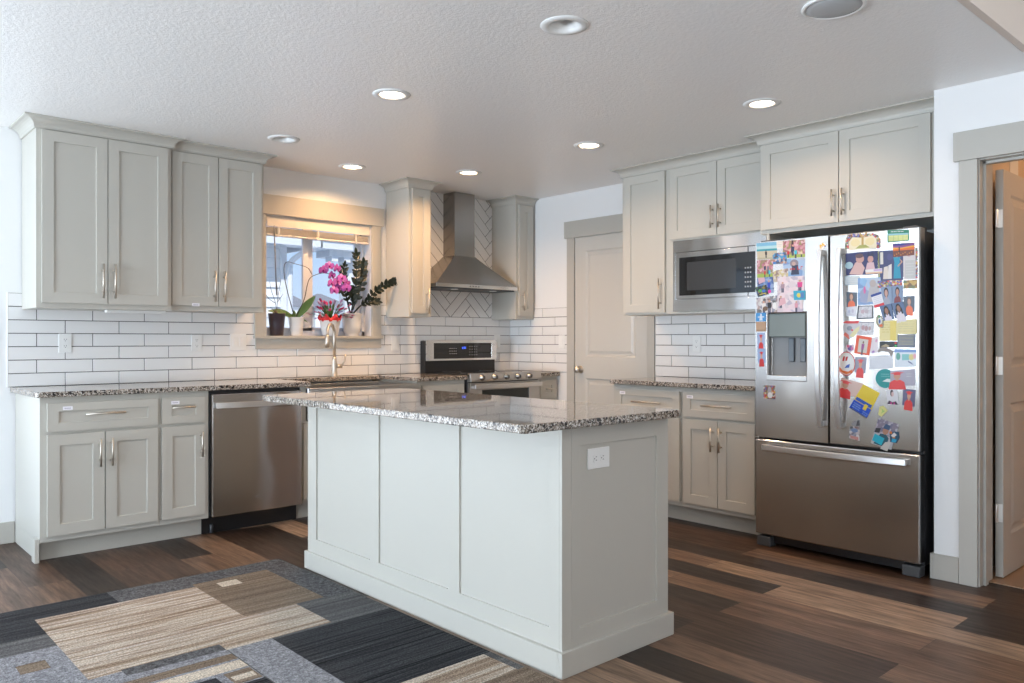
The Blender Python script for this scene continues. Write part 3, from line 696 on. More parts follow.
for i in range(1, 15):
    a = math.pi*i/14*1.02; q_ = R-R*math.cos(a); path.append((fx-.76*q_, fyy-.65*q_, 1.235+R*math.sin(a)))
b.tube(path, .0115, M_nickel, 14); b.build('spout', t)
e0 = Vector(path[-1]); dv = (Vector(path[-1])-Vector(path[-2])).normalized()
b = MB(); b.tube([e0, e0+dv*.02, e0+dv*.05, e0+dv*.088], .013, M_nickel, 14, r2=.019); b.tube([e0+dv*.088, e0+dv*.092], .015, M_darkgrey, 14); b.build('spray_head', t)
b = MB(); b.tube([(fx+.018, fyy, .995), (fx+.062, fyy, .995)], .016, M_nickel, 14); b.tube([(fx+.060, fyy, .995), (fx+.085, fyy-.005, 1.03), (fx+.090, fyy-.008, 1.085)], .007, M_nickel, 10, r2=.005); b.build('lever', t)

# ================================================================== range
M_strip = mat('satin_range_steel', (.55, .53, .51), .34, 1); M_knob = mat('dark_steel_knob', (.30, .285, .27), .28, 1)
t = thing('range', 'stainless electric range with a black glass control panel', 'stove', (4.318, 5.12, 0))
rX0, rX1, rF = 3.9355, 4.7015, 4.838
b = MB(); b.box(rX0, rX1, rF, wy-.012, .05, .905, M_fridgeside); b.build('body', t, .002)
b = MB(); b.box(rX0, rX1, 4.812, 5.40, .9055, .9285, M_bglass); b.build('cooktop', t, .003)
b = MB()
for cx, cy, r in ((4.12, 5.0, .095), (4.52, 5.0, .11), (4.12, 5.27, .075), (4.52, 5.27, .075)):
    b.tube([(cx+r*math.cos(a), cy+r*math.sin(a),   .9287) for a in [2*math.pi*i/32 for i in range(33)]], .0012, M_darkgrey, 4)
b.build('burner_rings', t)
b = MB(); b.prism([(4.838, .862), (4.795, .866), (4.792, .884), (4.803, .931), (4.838, .931)], rX0, rX1, lambda y, z, x: (x, y, z), M_strip); cp = b.build('control_strip', t, .002)
for x in (4.048, 4.180, 4.305, 4.430, 4.558):
    b = MB(); b.lathe([(.024, 0), (.024, -.006), (.0185, -.009), (.0175, -.028), (.014, -.032), (.001, -.033)], (x, 4.796, .898), M_knob, 24, 'y'); b.box(x-.0025, x+.0025, 4.760, 4.766, .887, .912, M_darkgrey); b.build('knob', t)
b = MB(); b.panel(lambda u, d, z: (u, rF-d, z), rX0+.004, rX1-.004, .235, .856, .026, [(4.065, 4.575, .40, .800)], [(0, -.004)], M_strip); od = b.build('oven_door', t, .003)
b = MB(); b.box(4.066, 4.574, rF-.025, rF-.021, .401, .799, M_bglass2); b.build('oven_window', od)
b = MB(); A = arch(rX0+.02, rX1-.02); b.prism([(u, .052+.014*h) for u, h in A]+[(u, .036+.014*h) for u, h in A[::-1]], .812, .846, lambda u, d, z: (u, rF-.026-d, z), M_handlesteel)
for u in (rX0+.022, rX1-.042): b.box(u, u+.02, rF-.066, rF-.024, .812, .836, M_handlesteel)
b.build('handle', od, .003)
b = MB(); b.box(rX0+.004, rX1-.004, rF-.022, rF, .065, .225, M_steel); b.build('storage_drawer', t, .003)
# back console
b = MB(); b.box(rX0, rX1, 5.39, 5.448, .905, 1.035, M_dark); b.box(rX0-.004, rX0+.02, 5.385, 5.452, .905, 1.185, M_dark); b.build('console_back', t, .002)
b = MB(); cfr = lambda u, d, z: (u, 5.385-d, z)
b.panel(cfr, rX0, rX1, 1.020, 1.192, .022, [(4.005, 4.640, 1.036, 1.166)], [(0, -.003)], M_chrome, back=-.062); con = b.build('console', t, .006)
b = MB(); fbox(b, cfr, 4.006, 4.639, .0185, .0205, 1.037, 1.165, M_bglass); b.build('control_glass', con)
M_disp = mat('clock_digits', (.05, .1, .8), .4, **{'Emission Color': (.06, .18, 1, 1), 'Emission Strength': 1.6}); M_ink = mat('panel_print', (.35, .36, .38), .5)
b = MB()
def digit(b, ch, u, z, w, h, m, fr, d):
    seg = {'1': 'bc', '2': 'abged', ':': '', '0': 'abcdef', '3': 'abgcd', '5': 'afgcd', '8': 'abcdefg', '4': 'fgbc'}[ch]; s = w*.22
    R_ = dict(a=(0, w, h-s, h), d=(0, w, 0, s), g=(0, w, h/2-s/2, h/2+s/2), b=(w-s, w, h/2, h), c=(w-s, w, 0, h/2), e=(0, s, 0, h/2), f=(0, s, h/2, h))
    for k_ in seg: x0_, x1_, z0_, z1_ = R_[k_]; fbox(b, fr, u+x0_, u+x1_, d, d+.0004, z+z0_, z+z1_, m)
for i, ch in enumerate('1205'): digit(b, ch, 4.300+i*.012+(.004 if i > 1 else 0), 1.118, .009, .016, M_disp, cfr, .0206)
b.build('clock_display', con)
b = MB()
for i in range(4):
    for j in range(3): fbox(b, cfr, 4.17+i*.022, 4.182+i*.022, .0206, .0209, 1.075+j*.022, 1.079+j*.022, M_ink)
b.build('touch_keys', con)
b = MB()
for i in range(4):
    for j in range(4): fbox(b, cfr, 4.39+i*.026, 4.396+i*.026, .0206, .0209, 1.062+j*.024, 1.068+j*.024, M_ink)
b.build('number_keys', con)

# ================================================================== hood
t = thing('range_hood', 'stainless pyramid range hood with a tall square chimney', 'range hood', (4.29, 5.3, 1.62))
cx0, cx1, cyf = 4.182, 4.402, 5.310; hx0, hx1, hyf = 3.900, 4.700, 5.000
b = MB(); b.box(cx0, cx1, cyf, WY-.001, 1.88, CEIL-.002, M_steelv); b.build('chimney', t, .002)
hx0, hx1, hyf = 3.850, 4.728, 5.122
b = MB(); n = 10; prev = None; bot = [(hx0, hyf), (hx1, hyf), (hx1, WY-.001), (hx0, WY-.001)]; top = [(cx0-.004, cyf-.004), (cx1+.004, cyf-.004), (cx1+.004, WY-.001), (cx0-.004, WY-.001)]
for i in range(n+1):
    s = i/n; z = 1.652+(1.905-1.652)*s; w = 1-(1-s)**1.0; w = s*.88+.12*math.sin(s*math.pi/2)
    cur = [(p[0]+(q[0]-p[0])*w, p[1]+(q[1]-p[1])*w, z) for p, q in zip(bot, top)]
    if prev: b.faces(prev+cur, [(k, (k+1) % 4, 4+(k+1) % 4, 4+k) for k in range(4)], M_steelv)
    prev = cur
b.poly(prev, M_steelv); b.build('canopy', t)
b = MB(); b.box(hx0-.001, hx1+.001, hyf-.001, WY-.001, 1.622, 1.652, M_chrome); b.build('lip', t, .002)
b = MB(); b.box(hx0+.02, hx1-.02, hyf+.02, WY-.02, 1.612, 1.623, M_darkgrey); b.build('filter', t)
for x in (4.08, 4.50):
    b = MB(); b.lathe([(.001, -.004), (.03, -.004), (.032, 0)], (x, hyf+.06, 1.612), M_emit if 0 else M_white, 20); b.build('hood_lamp', t)
b = MB()
for i in range(4): b.lathe([(.006, 0), (.005, -.003), (.001, -.003)], (4.20+.03*i, hyf-.001, 1.637), M_darkgrey, 12, 'y')
b.build('buttons', t)

# ================================================================== microwave
t = thing('microwave', 'built-in stainless microwave with a black glass door', 'microwave', (4.7, 3.0, 1.39))
fm = fR(4.575)
b = MB(); fbox(b, fm, 2.638, 3.339, -.36, 0, 1.392, 1.872, M_dark); b.build('body', t)
b = MB(); b.panel(fm, 2.633, 3.344, 1.389, 1.875, .020, [(2.668, 3.324, 1.470, 1.795)], [(0, -.014)], M_steel, back=0); b.build('trim_frame', t, .0015)
b = MB(); fbox(b, fm, 2.672, 3.318, .0, .026, 1.476, 1.789, M_steel); fbox(b, fm, 2.700, 3.288,   .026, .0275, 1.497, 1.757, M_bglass); md = b.build('door', t, .001)
b = MB(); fbox(b, fm, 2.845, 3.225, .0275, .0279, 1.530, 1.722, mat('microwave_window_mesh', (.045, .047, .05), .12)); b.build('window', md)
b = MB()
for i in range(3):
    for j in range(5): fbox(b, fm, 2.735+.018*i, 2.745+.018*i, .0275, .0279, 1.53+j*.03, 1.54+j*.03, M_ink)
b.build('keypad', md)
b = MB(); fbox(b, fm, 2.755, 2.761, .0262, .0268, 1.476, 1.789, M_dark); b.build('door_seam', md)

# ================================================================== refrigerator
t = thing('refrigerator', 'stainless french-door refrigerator covered in photos and magnets', 'refrigerator', (4.6, 2.04, 0))
FXf = 4.198; ffr = fR(FXf+.070)
b = MB(); b.box(FXf+.082, rx-.015, 1.590, 2.490, .045, 1.748, M_fridgeside); b.build('body', t, .004)
M_gasket = M_dark
b = MB(); b.box(FXf+.068, FXf+.083, 1.60, 2.48, .075, 1.74, M_gasket); b.build('gasket', t)
def fdoor(name, u0, u1, z0, z1, panels=[], prof=None):
    b = MB(); b.panel(ffr, u0, u1, z0, z1, .070, panels, prof or [], M_steel); return b.build(name, t, .006, seg=3)
dl = fdoor('left_door', 2.0575, 2.497, .632, 1.762, [(2.180, 2.424, .985, 1.352)], [(0, -.003), (.006, -.006), (.001, -.055)])
dr = fdoor('right_door', 1.583, 2.0505, .632, 1.762)
fz = fdoor('freezer_drawer', 1.583, 2.497, .070, .617)
def vbar(parent, u, z0, z1):
    b = MB(); n = 24; A = [(z0+(z1-z0)*i/n, 4*(i/n)*(1-i/n)) for i in range(n+1)]
    b.prism([(.034+.034*h, z) for z, h in A]+[(.018+.034*h, z) for z, h in A[::-1]], u-.013, u+.013, lambda d, z, uu: (FXf-d, uu, z), M_handlesteel)
    for z in (z0, z1-.03): b.box(FXf-.026, FXf+.002, u-.012, u+.012, z, z+.03, M_handlesteel)
    return b.build('handle', parent, .003)
vbar(dl, 2.091, .722, 1.684); vbar(dr, 1.984, .722, 1.684)
b = MB(); n = 24; A = [(1.640+(2.440-1.640)*i/n, 4*(i/n)*(1-i/n)) for i in range(n+1)]
b.prism([(u, .032+.030*h) for u, h in A]+[(u, .016+.030*h) for u, h in A[::-1]], .560, .592, lambda u, d, z: (FXf-d, u, z), M_handlesteel)
for u in (1.643, 2.407): b.box(FXf-.024, FXf+.002, u, u+.03, .563, .589, M_handlesteel)
b.build('handle', fz, .003)
# dispenser
dp = FXf+.056
b = MB(); b.box(dp-.052, dp-.003, 2.190, 2.414, 1.210, 1.345, mat('grey_green_gloss_panel', (.16, .19, .18), .06)); b.build('dispenser_display', dl, .006)
b = MB(); b.box(dp-.004, dp-.001, 2.188, 2.416, .993, 1.21, mat('grey_cavity_liner', (.22, .22, .22), .4)); b.build('dispenser_cavity', dl)
M_pad = mat('smoky_paddle', (.10, .12, .14), .15)
for u in (2.206, 2.276):
    b = MB(); b.box(dp-.020, dp-.006, u, u+.034, 1.070, 1.205, M_pad); b.build('dispenser_paddle', dl, .004)
b = MB(); b.box(FXf-.004, dp-.002, 2.180, 2.424, .962, .992, M_chrome); b.build('dispenser_tray', dl, .003)
for u in (1.585, 2.405):
    b = MB(); b.box(FXf+.004, FXf+.075, u, u+.088, .0, .056, M_darkgrey); b.build('foot_cover', t, .006)
b = MB(); b.box(FXf+.045, FXf+.083, 1.67, 2.41, .02, .066, M_dark); b.build('toe_grille', t)
for u in (1.60, 2.40):
    b = MB(); b.box(FXf+.02, FXf+.14, u, u+.075, 1.748, 1.772, M_darkgrey); b.build('hinge_cover', t, .004)

# ================================================================== rug
def rug_mat(name, cols, scale=9, stripes=True, dens=1.0):
    def f(nt, b):
        v = coords(nt)
        n1 = noise(nt, coords(nt, (.5, 30*dens, 1)), 1.0, 4, .6) if stripes else noise(nt, v, 60, 3)
        n2 = noise(nt, v, 170, 3, .7)
        c = ramp(nt, n1, [(.36+.30*i/(len(cols)-1), c) for i, c in enumerate(cols)])
        sp = ramp(nt, n2, [(.30, (.30,)*3), (.5, (.95,)*3), (.70, (1.75,)*3)])
        c = mixc(nt, 1.0, c, sp, 'MULTIPLY'); nt.links.new(c, b.inputs['Base Color'])
        a = N(nt, 'ShaderNodeMath', operation='ADD'); nt.links.new(n1, a.inputs[0]); nt.links.new(n2, a.inputs[1]); bump(nt, b, a.outputs[0], .9, .006)
    return mat(name, cols[0], .95, spec=.1, build=f)
R_char = rug_mat('rug_charcoal_stripe', [(.010, .010, .011), (.060, .061, .065), (.022, .022, .024), (.095, .098, .104)])
R_dgrey = rug_mat('rug_dark_grey', [(.075, .073, .074), (.12, .118, .12), (.155, .153, .158)], stripes=False)
R_dstr = rug_mat('rug_dark_grey_stripe', [(.075, .073, .072), (.12, .118, .118), (.16, .155, .152)])
R_lgrey = rug_mat('rug_light_grey', [(.20, .20, .215), (.27, .27, .285), (.34, .34, .36)], stripes=False)
R_beige = rug_mat('rug_beige_stripe', [(.17, .115, .08), (.34, .25, .18), (.58, .50, .41), (.28, .195, .14), (.60, .53, .45)], dens=.55)
R_brown = rug_mat('rug_tan', [(.15, .105, .072), (.22, .165, .12), (.28, .215, .16)], stripes=True, dens=1.2)
R_cream = rug_mat('rug_cream', [(.55, .46, .36), (.68, .60, .49)], dens=1)
RX0, RX1, RY0_, RY1_ = -1.05, 1.985, 1.60, 4.050
cells = [  # later entries win
 (RX0, RX1, RY0_, RY1_, R_dstr), (-1.05, 1.12, 3.645, 4.05, R_char), (.50, 1.12, 3.86, 4.05, R_char), (RX0, .785, 3.475, 3.645, R_dstr), (1.12, 1.985, 3.30, 4.05, R_dgrey),
 (RX0, .785, 2.2, 3.475, R_lgrey), (.62, .715, 3.258, 3.352, R_brown), (.785, 1.70, 2.990, 3.858, R_beige),
 (1.46, 1.84, 3.305, 3.90, R_brown), (1.555, 1.655, 3.765, 3.845, R_cream),
 (.785, .895, 2.2, 3.05, R_lgrey), (.895, 1.252, 2.995, 3.065, R_dgrey), (.785, 1.25, 2.2, 2.995, R_lgrey), (.79, 1.25, 2.885, 2.945, R_brown), (.79, 1.25, 2.795, 2.870, R_cream), (1.150, 1.247, 2.670, 2.780, R_brown), (1.16, 1.24, 2.70, 2.74, R_cream), (.60, 1.12, 2.60, 2.770, R_char), (1.12, 1.25, 2.30, 2.660, R_char),
 (1.255, 1.432, 1.9, 2.990, R_lgrey), (1.432, 1.985, 2.300, 2.972, R_char),
 (1.432, 1.950, 2.110, 2.300, R_beige), (1.432, 1.985, 1.75, 2.110, R_brown), (-.9, .3, 1.9, 2.9, R_beige), (1.0, 1.255, 1.6, 2.30, R_lgrey)]
xs = sorted({q for c in cells for q in c[:2]} | {RX0, RX1}); ys = sorted({q for c in cells for q in c[2:4]} | {RY0_, RY1_})
xs = [x for x in xs if RX0 <= x <= RX1]; ys = [y for y in ys if RY0_ <= y <= RY1_]
b = MB(); zt = .011
for i in range(len(xs)-1):
    for j in range(len(ys)-1):
        cx, cy = (xs[i]+xs[i+1])/2, (ys[j]+ys[j+1])/2; m = R_dstr
        for c in cells:
            if c[0] < cx < c[1] and c[2] < cy < c[3]: m = c[4]
        nx = max(1, int((xs[i+1]-xs[i])/.012)); ny = max(1, int((ys[j+1]-ys[j])/.05))
        b.poly([(xs[i], ys[j], zt), (xs[i+1], ys[j], zt), (xs[i+1], ys[j+1], zt), (xs[i], ys[j+1], zt)], m)
b.faces([(RX0, RY0_, zt), (RX1, RY0_, zt), (RX1, RY1_, zt), (RX0, RY1_, zt), (RX0, RY0_, .001), (RX1, RY0_, .001), (RX1, RY1_, .001), (RX0, RY1_, .001)], [(0, 1, 5, 4), (1, 2, 6, 5), (2, 3, 7, 6), (3, 0, 4, 7)], mat('rug_binding', (.045, .035, .03), .9))
rg = b.build('area_rug', origin=(.5, 2.8, 0)); tag(rg, 'large patchwork rug of charcoal, grey and beige blocks in front of the island', 'rug')

# ================================================================== things on the refrigerator doors
IT = IT={
'L1':[(2.491,1.758),(2.36,1.755),(2.36,1.657),(2.485,1.661)],
'L2':[(2.363,1.758),(2.323,1.754),(2.324,1.715),(2.361,1.717)],
'L3':[(2.323,1.757),(2.19,1.753),(2.19,1.655),(2.323,1.657)],
'L4':[(2.487,1.658),(2.384,1.656),(2.387,1.555),(2.485,1.555)],
'L5':[(2.323,1.654),(2.192,1.652),(2.193,1.549),(2.317,1.551)],
'L6':[(2.387,1.69),(2.299,1.691),(2.299,1.627),(2.384,1.628)],
'L7':[(2.387,1.589),(2.29,1.599),(2.29,1.527),(2.381,1.526)],
'L8':[(2.485,1.555),(2.381,1.557),(2.381,1.464),(2.481,1.463)],
'L9':[(2.499,1.501),(2.426,1.514),(2.411,1.457),(2.48,1.443)],
'L10':[(2.356,1.553),(2.193,1.551),(2.193,1.462),(2.356,1.46)],
'L11':[(2.492,1.438),(2.353,1.449),(2.356,1.352),(2.486,1.352)],
'L12':[(2.356,1.46),(2.202,1.465),(2.202,1.351),(2.356,1.352)],
'L13':[(2.258,1.47),(2.188,1.469),(2.188,1.417),(2.254,1.418)],
'L14':[(2.492,1.351),(2.43,1.352),(2.43,1.302),(2.492,1.301)],
'L15':[(2.492,1.299),(2.43,1.3),(2.428,1.244),(2.49,1.242)],
'L16':[(2.486,1.236),(2.437,1.237),(2.437,1.147),(2.484,1.145)],
'L17':[(2.484,1.144),(2.432,1.144),(2.432,1.061),(2.481,1.06)],
'L18':[(2.444,0.932),(2.37,0.932),(2.37,0.854),(2.444,0.854)],
'L19':[(2.116,1.711),(2.08,1.732),(2.064,1.704),(2.102,1.684)],
'R1':[(1.964,1.68),(1.962,1.729),(1.949,1.752),(1.92,1.759),(1.867,1.749),(1.816,1.751),(1.786,1.736),(1.775,1.712),(1.777,1.667)],
'R2':[(1.741,1.759),(1.634,1.751),(1.634,1.694),(1.741,1.695)],
'R3':[(1.714,1.686),(1.608,1.683),(1.608,1.62),(1.712,1.618)],
'R4':[(1.96,1.656),(1.791,1.658),(1.791,1.535),(1.957,1.538)],
'R5':[(1.791,1.655),(1.663,1.652),(1.663,1.498),(1.788,1.5)],
'R6':[(1.663,1.657),(1.593,1.656),(1.593,1.499),(1.661,1.498)],
'R7':[(1.964,1.535),(1.884,1.532),(1.884,1.484),(1.964,1.486)],
'R8':[(1.662,1.495),(1.596,1.497),(1.596,1.452),(1.661,1.453)],
'R9':[(1.855,1.562),(1.768,1.565),(1.767,1.539),(1.852,1.539)],
'R10':[(1.894,1.52),(1.776,1.519),(1.771,1.379),(1.894,1.378)],
'R11':[(1.791,1.5),(1.668,1.498),(1.668,1.466),(1.791,1.462)],
'R12':[(1.773,1.468),(1.719,1.469),(1.716,1.38),(1.766,1.379)],
'R13':[(1.717,1.469),(1.665,1.471),(1.665,1.388),(1.715,1.382)],
'R14':[(1.826,1.429),(1.773,1.445),(1.755,1.373),(1.806,1.36)],
'R15':[(1.781,1.369),(1.721,1.381),(1.707,1.302),(1.758,1.29)],
'R16':[(1.719,1.381),(1.663,1.389),(1.642,1.314),(1.702,1.302)],
'R17':[(1.956,1.45),(1.898,1.445),(1.898,1.373),(1.954,1.369)],
'R18':[(1.663,1.415),(1.607,1.416),(1.607,1.334),(1.658,1.338)],
'R19':[(1.957,1.369),(1.901,1.373),(1.904,1.316),(1.957,1.322)],
'R20':[(1.893,1.375),(1.814,1.374),(1.814,1.306),(1.901,1.304)],
'R21':[(1.896,1.292),(1.806,1.288),(1.814,1.219),(1.901,1.22)],
'R22':[(1.967,1.294),(1.925,1.295),(1.886,1.292),(1.883,1.256),(1.909,1.22),(1.941,1.197),(1.967,1.215),(1.975,1.262)],
'R23':[(1.798,1.311),(1.786,1.326),(1.771,1.316),(1.756,1.275),(1.761,1.255),(1.786,1.26),(1.797,1.281)],
'R24':[(1.756,1.293),(1.597,1.3),(1.597,1.223),(1.69,1.223),(1.69,1.189),(1.781,1.189),(1.781,1.255)],
'R25':[(1.688,1.221),(1.604,1.223),(1.606,1.155),(1.69,1.154)],
'R26':[(1.781,1.186),(1.691,1.187),(1.691,1.156),(1.781,1.153)],
'R27':[(1.901,1.22),(1.82,1.207),(1.834,1.112),(1.914,1.124)],
'R28':[(1.82,1.204),(1.786,1.214),(1.791,1.128),(1.83,1.122)],
'R29':[(1.957,1.168),(1.917,1.171),(1.913,1.142),(1.935,1.126),(1.959,1.142)],
'R31':[(1.909,1.105),(1.848,1.103),(1.855,1.018),(1.912,1.022)],
'R32':[(1.834,1.111),(1.712,1.118),(1.712,1.048),(1.834,1.039)],
'R33':[(1.791,1.137),(1.781,1.153),(1.756,1.158),(1.707,1.138),(1.721,1.108),(1.736,1.13),(1.771,1.137),(1.786,1.127)],
'R34':[(1.707,1.148),(1.599,1.147),(1.599,1.061),(1.707,1.053)],
'R36':[(1.726,1.037),(1.605,1.048),(1.605,0.965),(1.726,0.959)],
'R37':[(1.984,0.993),(1.865,0.964),(1.886,0.888),(1.997,0.908)],
'R38':[(1.865,0.961),(1.78,0.919),(1.848,0.781),(1.941,0.833)],
'R39':[(1.748,0.931),(1.721,0.945),(1.692,0.941),(1.682,0.869),(1.736,0.861)],
'R40':[(1.663,0.946),(1.602,0.943),(1.608,0.858),(1.668,0.864)],
'R41':[(1.781,0.848),(1.761,0.855),(1.74,0.831),(1.771,0.797),(1.787,0.807)],
'R42':[(1.938,0.734),(1.886,0.736),(1.886,0.661),(1.941,0.671)],
'R46':[(1.93,0.745),(1.914,0.766),(1.883,0.771),(1.886,0.737),(1.909,0.736)],
'R43':[(1.786,0.789),(1.682,0.764),(1.721,0.631),(1.826,0.656)],
'R44':[(1.751,0.668),(1.721,0.671),(1.741,0.621),(1.778,0.633)],
'R45':[(1.729,0.716),(1.707,0.725),(1.685,0.727),(1.682,0.695),(1.697,0.668),(1.726,0.671)],
}

def flat(c, rough=.45):
    c = tuple(q**1.15*.86 for q in c)
    return mat('print_%d_%d_%d' % tuple(int(q*255) for q in c), c, rough)
def pht(name, cols, scale=60):
    cols = [tuple(q**1.15*.86 for q in c) for c in cols]
    def f(nt, b):
        v = coords(nt); vo = N(nt, 'ShaderNodeTexVoronoi', Scale=float(scale)); nt.links.new(v, vo.inputs['Vector'])
        sp = N(nt, 'ShaderNodeSeparateColor'); nt.links.new(vo.outputs['Color'], sp.inputs[0])
        c = ramp(nt, sp.outputs[0], [(i/len(cols), c) for i, c in enumerate(cols)], 'CONSTANT')
        n = noise(nt, v, scale*.8, 3); c = mixc(nt, .35, c, ramp(nt, n, [(.3, cols[0]), (.7, cols[-1])])); nt.links.new(c, b.inputs['Base Color'])
    return mat('photo_'+name, cols[0], .35, build=f)
Wt = (.82, .81, .80); Sk = (.62, .36, .25); Nv = (.02, .03, .10); Rd = (.62, .03, .03); Bk = (.015, .015, .02); Or = (.85, .22, .10); Tl = (.02, .36, .36)
BLOS = pht('blossom', [(.55, .20, .30), (.72, .36, .44), (.35, .12, .16), (.80, .58, .60), (.30, .30, .12)], 70)
CROWD = pht('crowd', [(.05, .05, .07), (.60, .50, .52), (.75, .70, .72), (.35, .22, .20), (.18, .20, .30), (.80, .78, .76)], 55)
PALE = pht('pale', [(.66, .58, .62), (.78, .72, .74), (.42, .40, .52), (.80, .66, .70)], 45)
BLUEC = pht('blue_cloth', [(.10, .18, .42), (.20, .34, .62), (.45, .55, .75), (.06, .08, .20)], 50)
MULTI = pht('multicolour', [(.70, .10, .08), (.08, .22, .60), (.80, .62, .08), (.85, .82, .78), (.05, .35, .20), (.12, .08, .10)], 110)
DARKM = pht('dark_mix', [(.02, .03, .04), (.05, .20, .08), (.02, .08, .35), (.40, .30, .05), (.02, .02, .03)], 90)
SNOWY = pht('blue_snow', [(.30, .50, .72), (.50, .62, .78), (.60, .62, .66), (.22, .34, .58)], 28)
GREYP = pht('grey_paper', [(.48, .48, .52), (.60, .60, .64), (.70, .69, .72)], 120)
GOLD = pht('gold_scene', [(.42, .20, .04), (.70, .45, .10), (.20, .08, .02), (.12, .20, .08)], 60)
PAPER = flat((.80, .80, .82)); CREAM = flat((.80, .74, .55)); YEL = flat((.76, .68, .36)); LINE = flat((.48, .48, .55)); SUN1 = flat((.85, .30, .04)); 
placed = []
def item(key, base, label, shapes=(), cat='photo print', name='photo_print', group=None, pts=None):
    P = pts or IT[key]
    ys_ = [p[0] for p in P]; zs_ = [p[1] for p in P]; bb = (min(ys_)-.001, max(ys_)+.001, min(zs_)-.001, max(zs_)+.001)
    lev = 1+max([l for (q, l) in placed if q[0] < bb[1] and bb[0] < q[1] and q[2] < bb[3] and bb[2] < q[3]] or [-1]); placed.append((bb, lev))
    d0 = .0001+lev*.00055; d1 = d0+.0004
    b = MB(); b.prism(P, d0, d1, lambda y, z, d: (FXf-d, y, z), base)
    if len(P) == 4: q = P
    else: q = [(bb[1], bb[3]), (bb[0], bb[3]), (bb[0], bb[2]), (bb[1], bb[2])]
    def uv(u, v):
        a = (1-v); y = (q[0][0]*(1-u)+q[1][0]*u)*(1-a)+(q[3][0]*(1-u)+q[2][0]*u)*a; z = (q[0][1]*(1-u)+q[1][1]*u)*(1-a)+(q[3][1]*(1-u)+q[2][1]*u)*a; return (y, z)
    for k_, s in enumerate(shapes):
        kind, m = s[0], s[-1]; m = m if not isinstance(m, tuple) else flat(m)
        if kind == 'r': u0, u1, v0, v1 = s[1:5]; pl = [(u0, v0), (u1, v0), (u1, v1), (u0, v1)]
        elif kind == 'o': u, v, ru, rv = s[1:5]; pl = [(u+ru*math.cos(a), v+rv*math.sin(a)) for a in [2*math.pi*i/16 for i in range(16)]]
        else: pl = s[1]
        dd = d1+.00001*(k_+1); b.poly([(FXf-dd, *uv(*p)) for p in pl], m)
    o = b.build(name, origin=(FXf-d0, sum(ys_)/len(ys_), sum(zs_)/len(zs_))); return tag(o, label, cat, group)
def bust(u, v, s, skin, cloth, hair=None, cap=None):   # simple portrait
    out = [('p', [(u-.26*s, v-.62*s), (u-.22*s, v-.28*s), (u-.09*s, v-.16*s), (u+.09*s, v-.16*s), (u+.22*s, v-.28*s), (u+.26*s, v-.62*s)], cloth)]
    if hair: out.append(('o', u, v+.03*s, .15*s, .19*s, hair))
    out += [('r', u-.04*s, u+.04*s, v-.2*s, v-.05*s, skin), ('o', u, v, .105*s, .14*s, skin)]
    if cap: out += [('p', [(u-.11*s, v+.06*s), (u+.11*s, v+.06*s), (u+.09*s, v+.15*s), (u-.09*s, v+.15*s)], cap), ('p', [(u-.22*s, v+.16*s), (u, v+.10*s), (u+.22*s, v+.16*s), (u, v+.22*s)], cap)]
    return out
def stand(u, v, s, top, leg=Nv, skin=Sk):
    return [('r', u-.035*s, u-.003*s, v-.30*s, v-.08*s, leg), ('r', u+.003*s, u+.035*s, v-.30*s, v-.08*s, leg), ('p', [(u-.05*s, v-.10*s), (u+.05*s, v-.10*s), (u+.06*s, v+.10*s), (u-.06*s, v+.10*s)], top), ('o', u, v+.15*s, .032*s, .045*s, skin)]
def lines(u0, u1, v0, v1, n, m, h=.18):
    out = []; st = (v1-v0)/n
    for i in range(n):
        u = u0
        while u < u1-.02:
            L = random.uniform(.04, .13); e_ = min(u+L, u1); out.append(('r', u, e_, v1-(i+.5)*st-st*h, v1-(i+.5)*st+st*h, m)); u = e_+.025
    return out
# left door
item('L1', flat((.22, .48, .66)), 'beach photo at the top left corner of the fridge', [('r', 0, 1, .62, .8, (.45, .66, .72)), ('r', 0, 1, .50, .62, (.05, .36, .42)), ('r', 0, 1, 0, .50, (.58, .52, .40)), ('r', 0, 1, 0, .12, (.50, .46, .34)), *stand(.46, .36, .9, (.03, .03, .04), Bk, (.08, .05, .04))])
item('L3', BLOS, 'pink blossom family photo at the top of the left fridge door', [('r', 0, 1, 0, .18, (.42, .52, .12)), ('p', [(.40, 1), (.48, 1), (.46, .3), (.36, .3)], (.07, .03, .04)), *stand(.45, .50, 1.3, Nv), *stand(.25, .30, .9, Rd), *stand(.58, .30, 1.1, (.06, .52, .66)), *stand(.84, .25, .8, (.75, .62, .42))])
item('L2', flat((.80, .74, .66)), 'small cream note between beach photo and blossom photo', lines(.15, .85, .2, .9, 3, LINE), 'note', 'paper_note')
item('L4', BLOS, 'second pink blossom photo below the beach photo', [('r', 0, 1, 0, .22, (.36, .48, .10)), *stand(.5, .52, 1.2, Nv), *stand(.70, .52, 1.1, (.20, .20, .26)), *stand(.50, .26, .95, Rd), *stand(.80, .28, 1.1, (.08, .50, .64))])
item('L8', BLUEC, 'blue and purple party photo under the second blossom photo', [('p', [(.1, .6), (.5, .75), (.45, 1), (.05, 1)], (.62, .42, .50)), *stand(.72, .50, 1.6, (.03, .08, .50)), ('o', .75, .1, .1, .12, (.75, .05, .40))])
item('L5', SNOWY, 'blue winter photo with red handwriting', [('o', .52, .72, .20, .22, (.30, .26, .30)), ('p', [(.35, .1), (.75, .1), (.70, .62), (.42, .62)], (.04, .05, .11)), ('o', .50, .70, .09, .11, (.55, .40, .36)), ('r', .32, .36, .36, .46, Rd), ('r', .38, .42, .36, .46, Rd), ('r', .44, .47, .36, .50, Rd), ('r', .50, .55, .38, .44, Rd), ('r', .66, .69, .36, .54, Rd), ('r', .69, .78, .36, .40, Rd), ('r', .82, .85, .36, .54, Rd), ('r', .85, .92, .50, .54, Rd)])
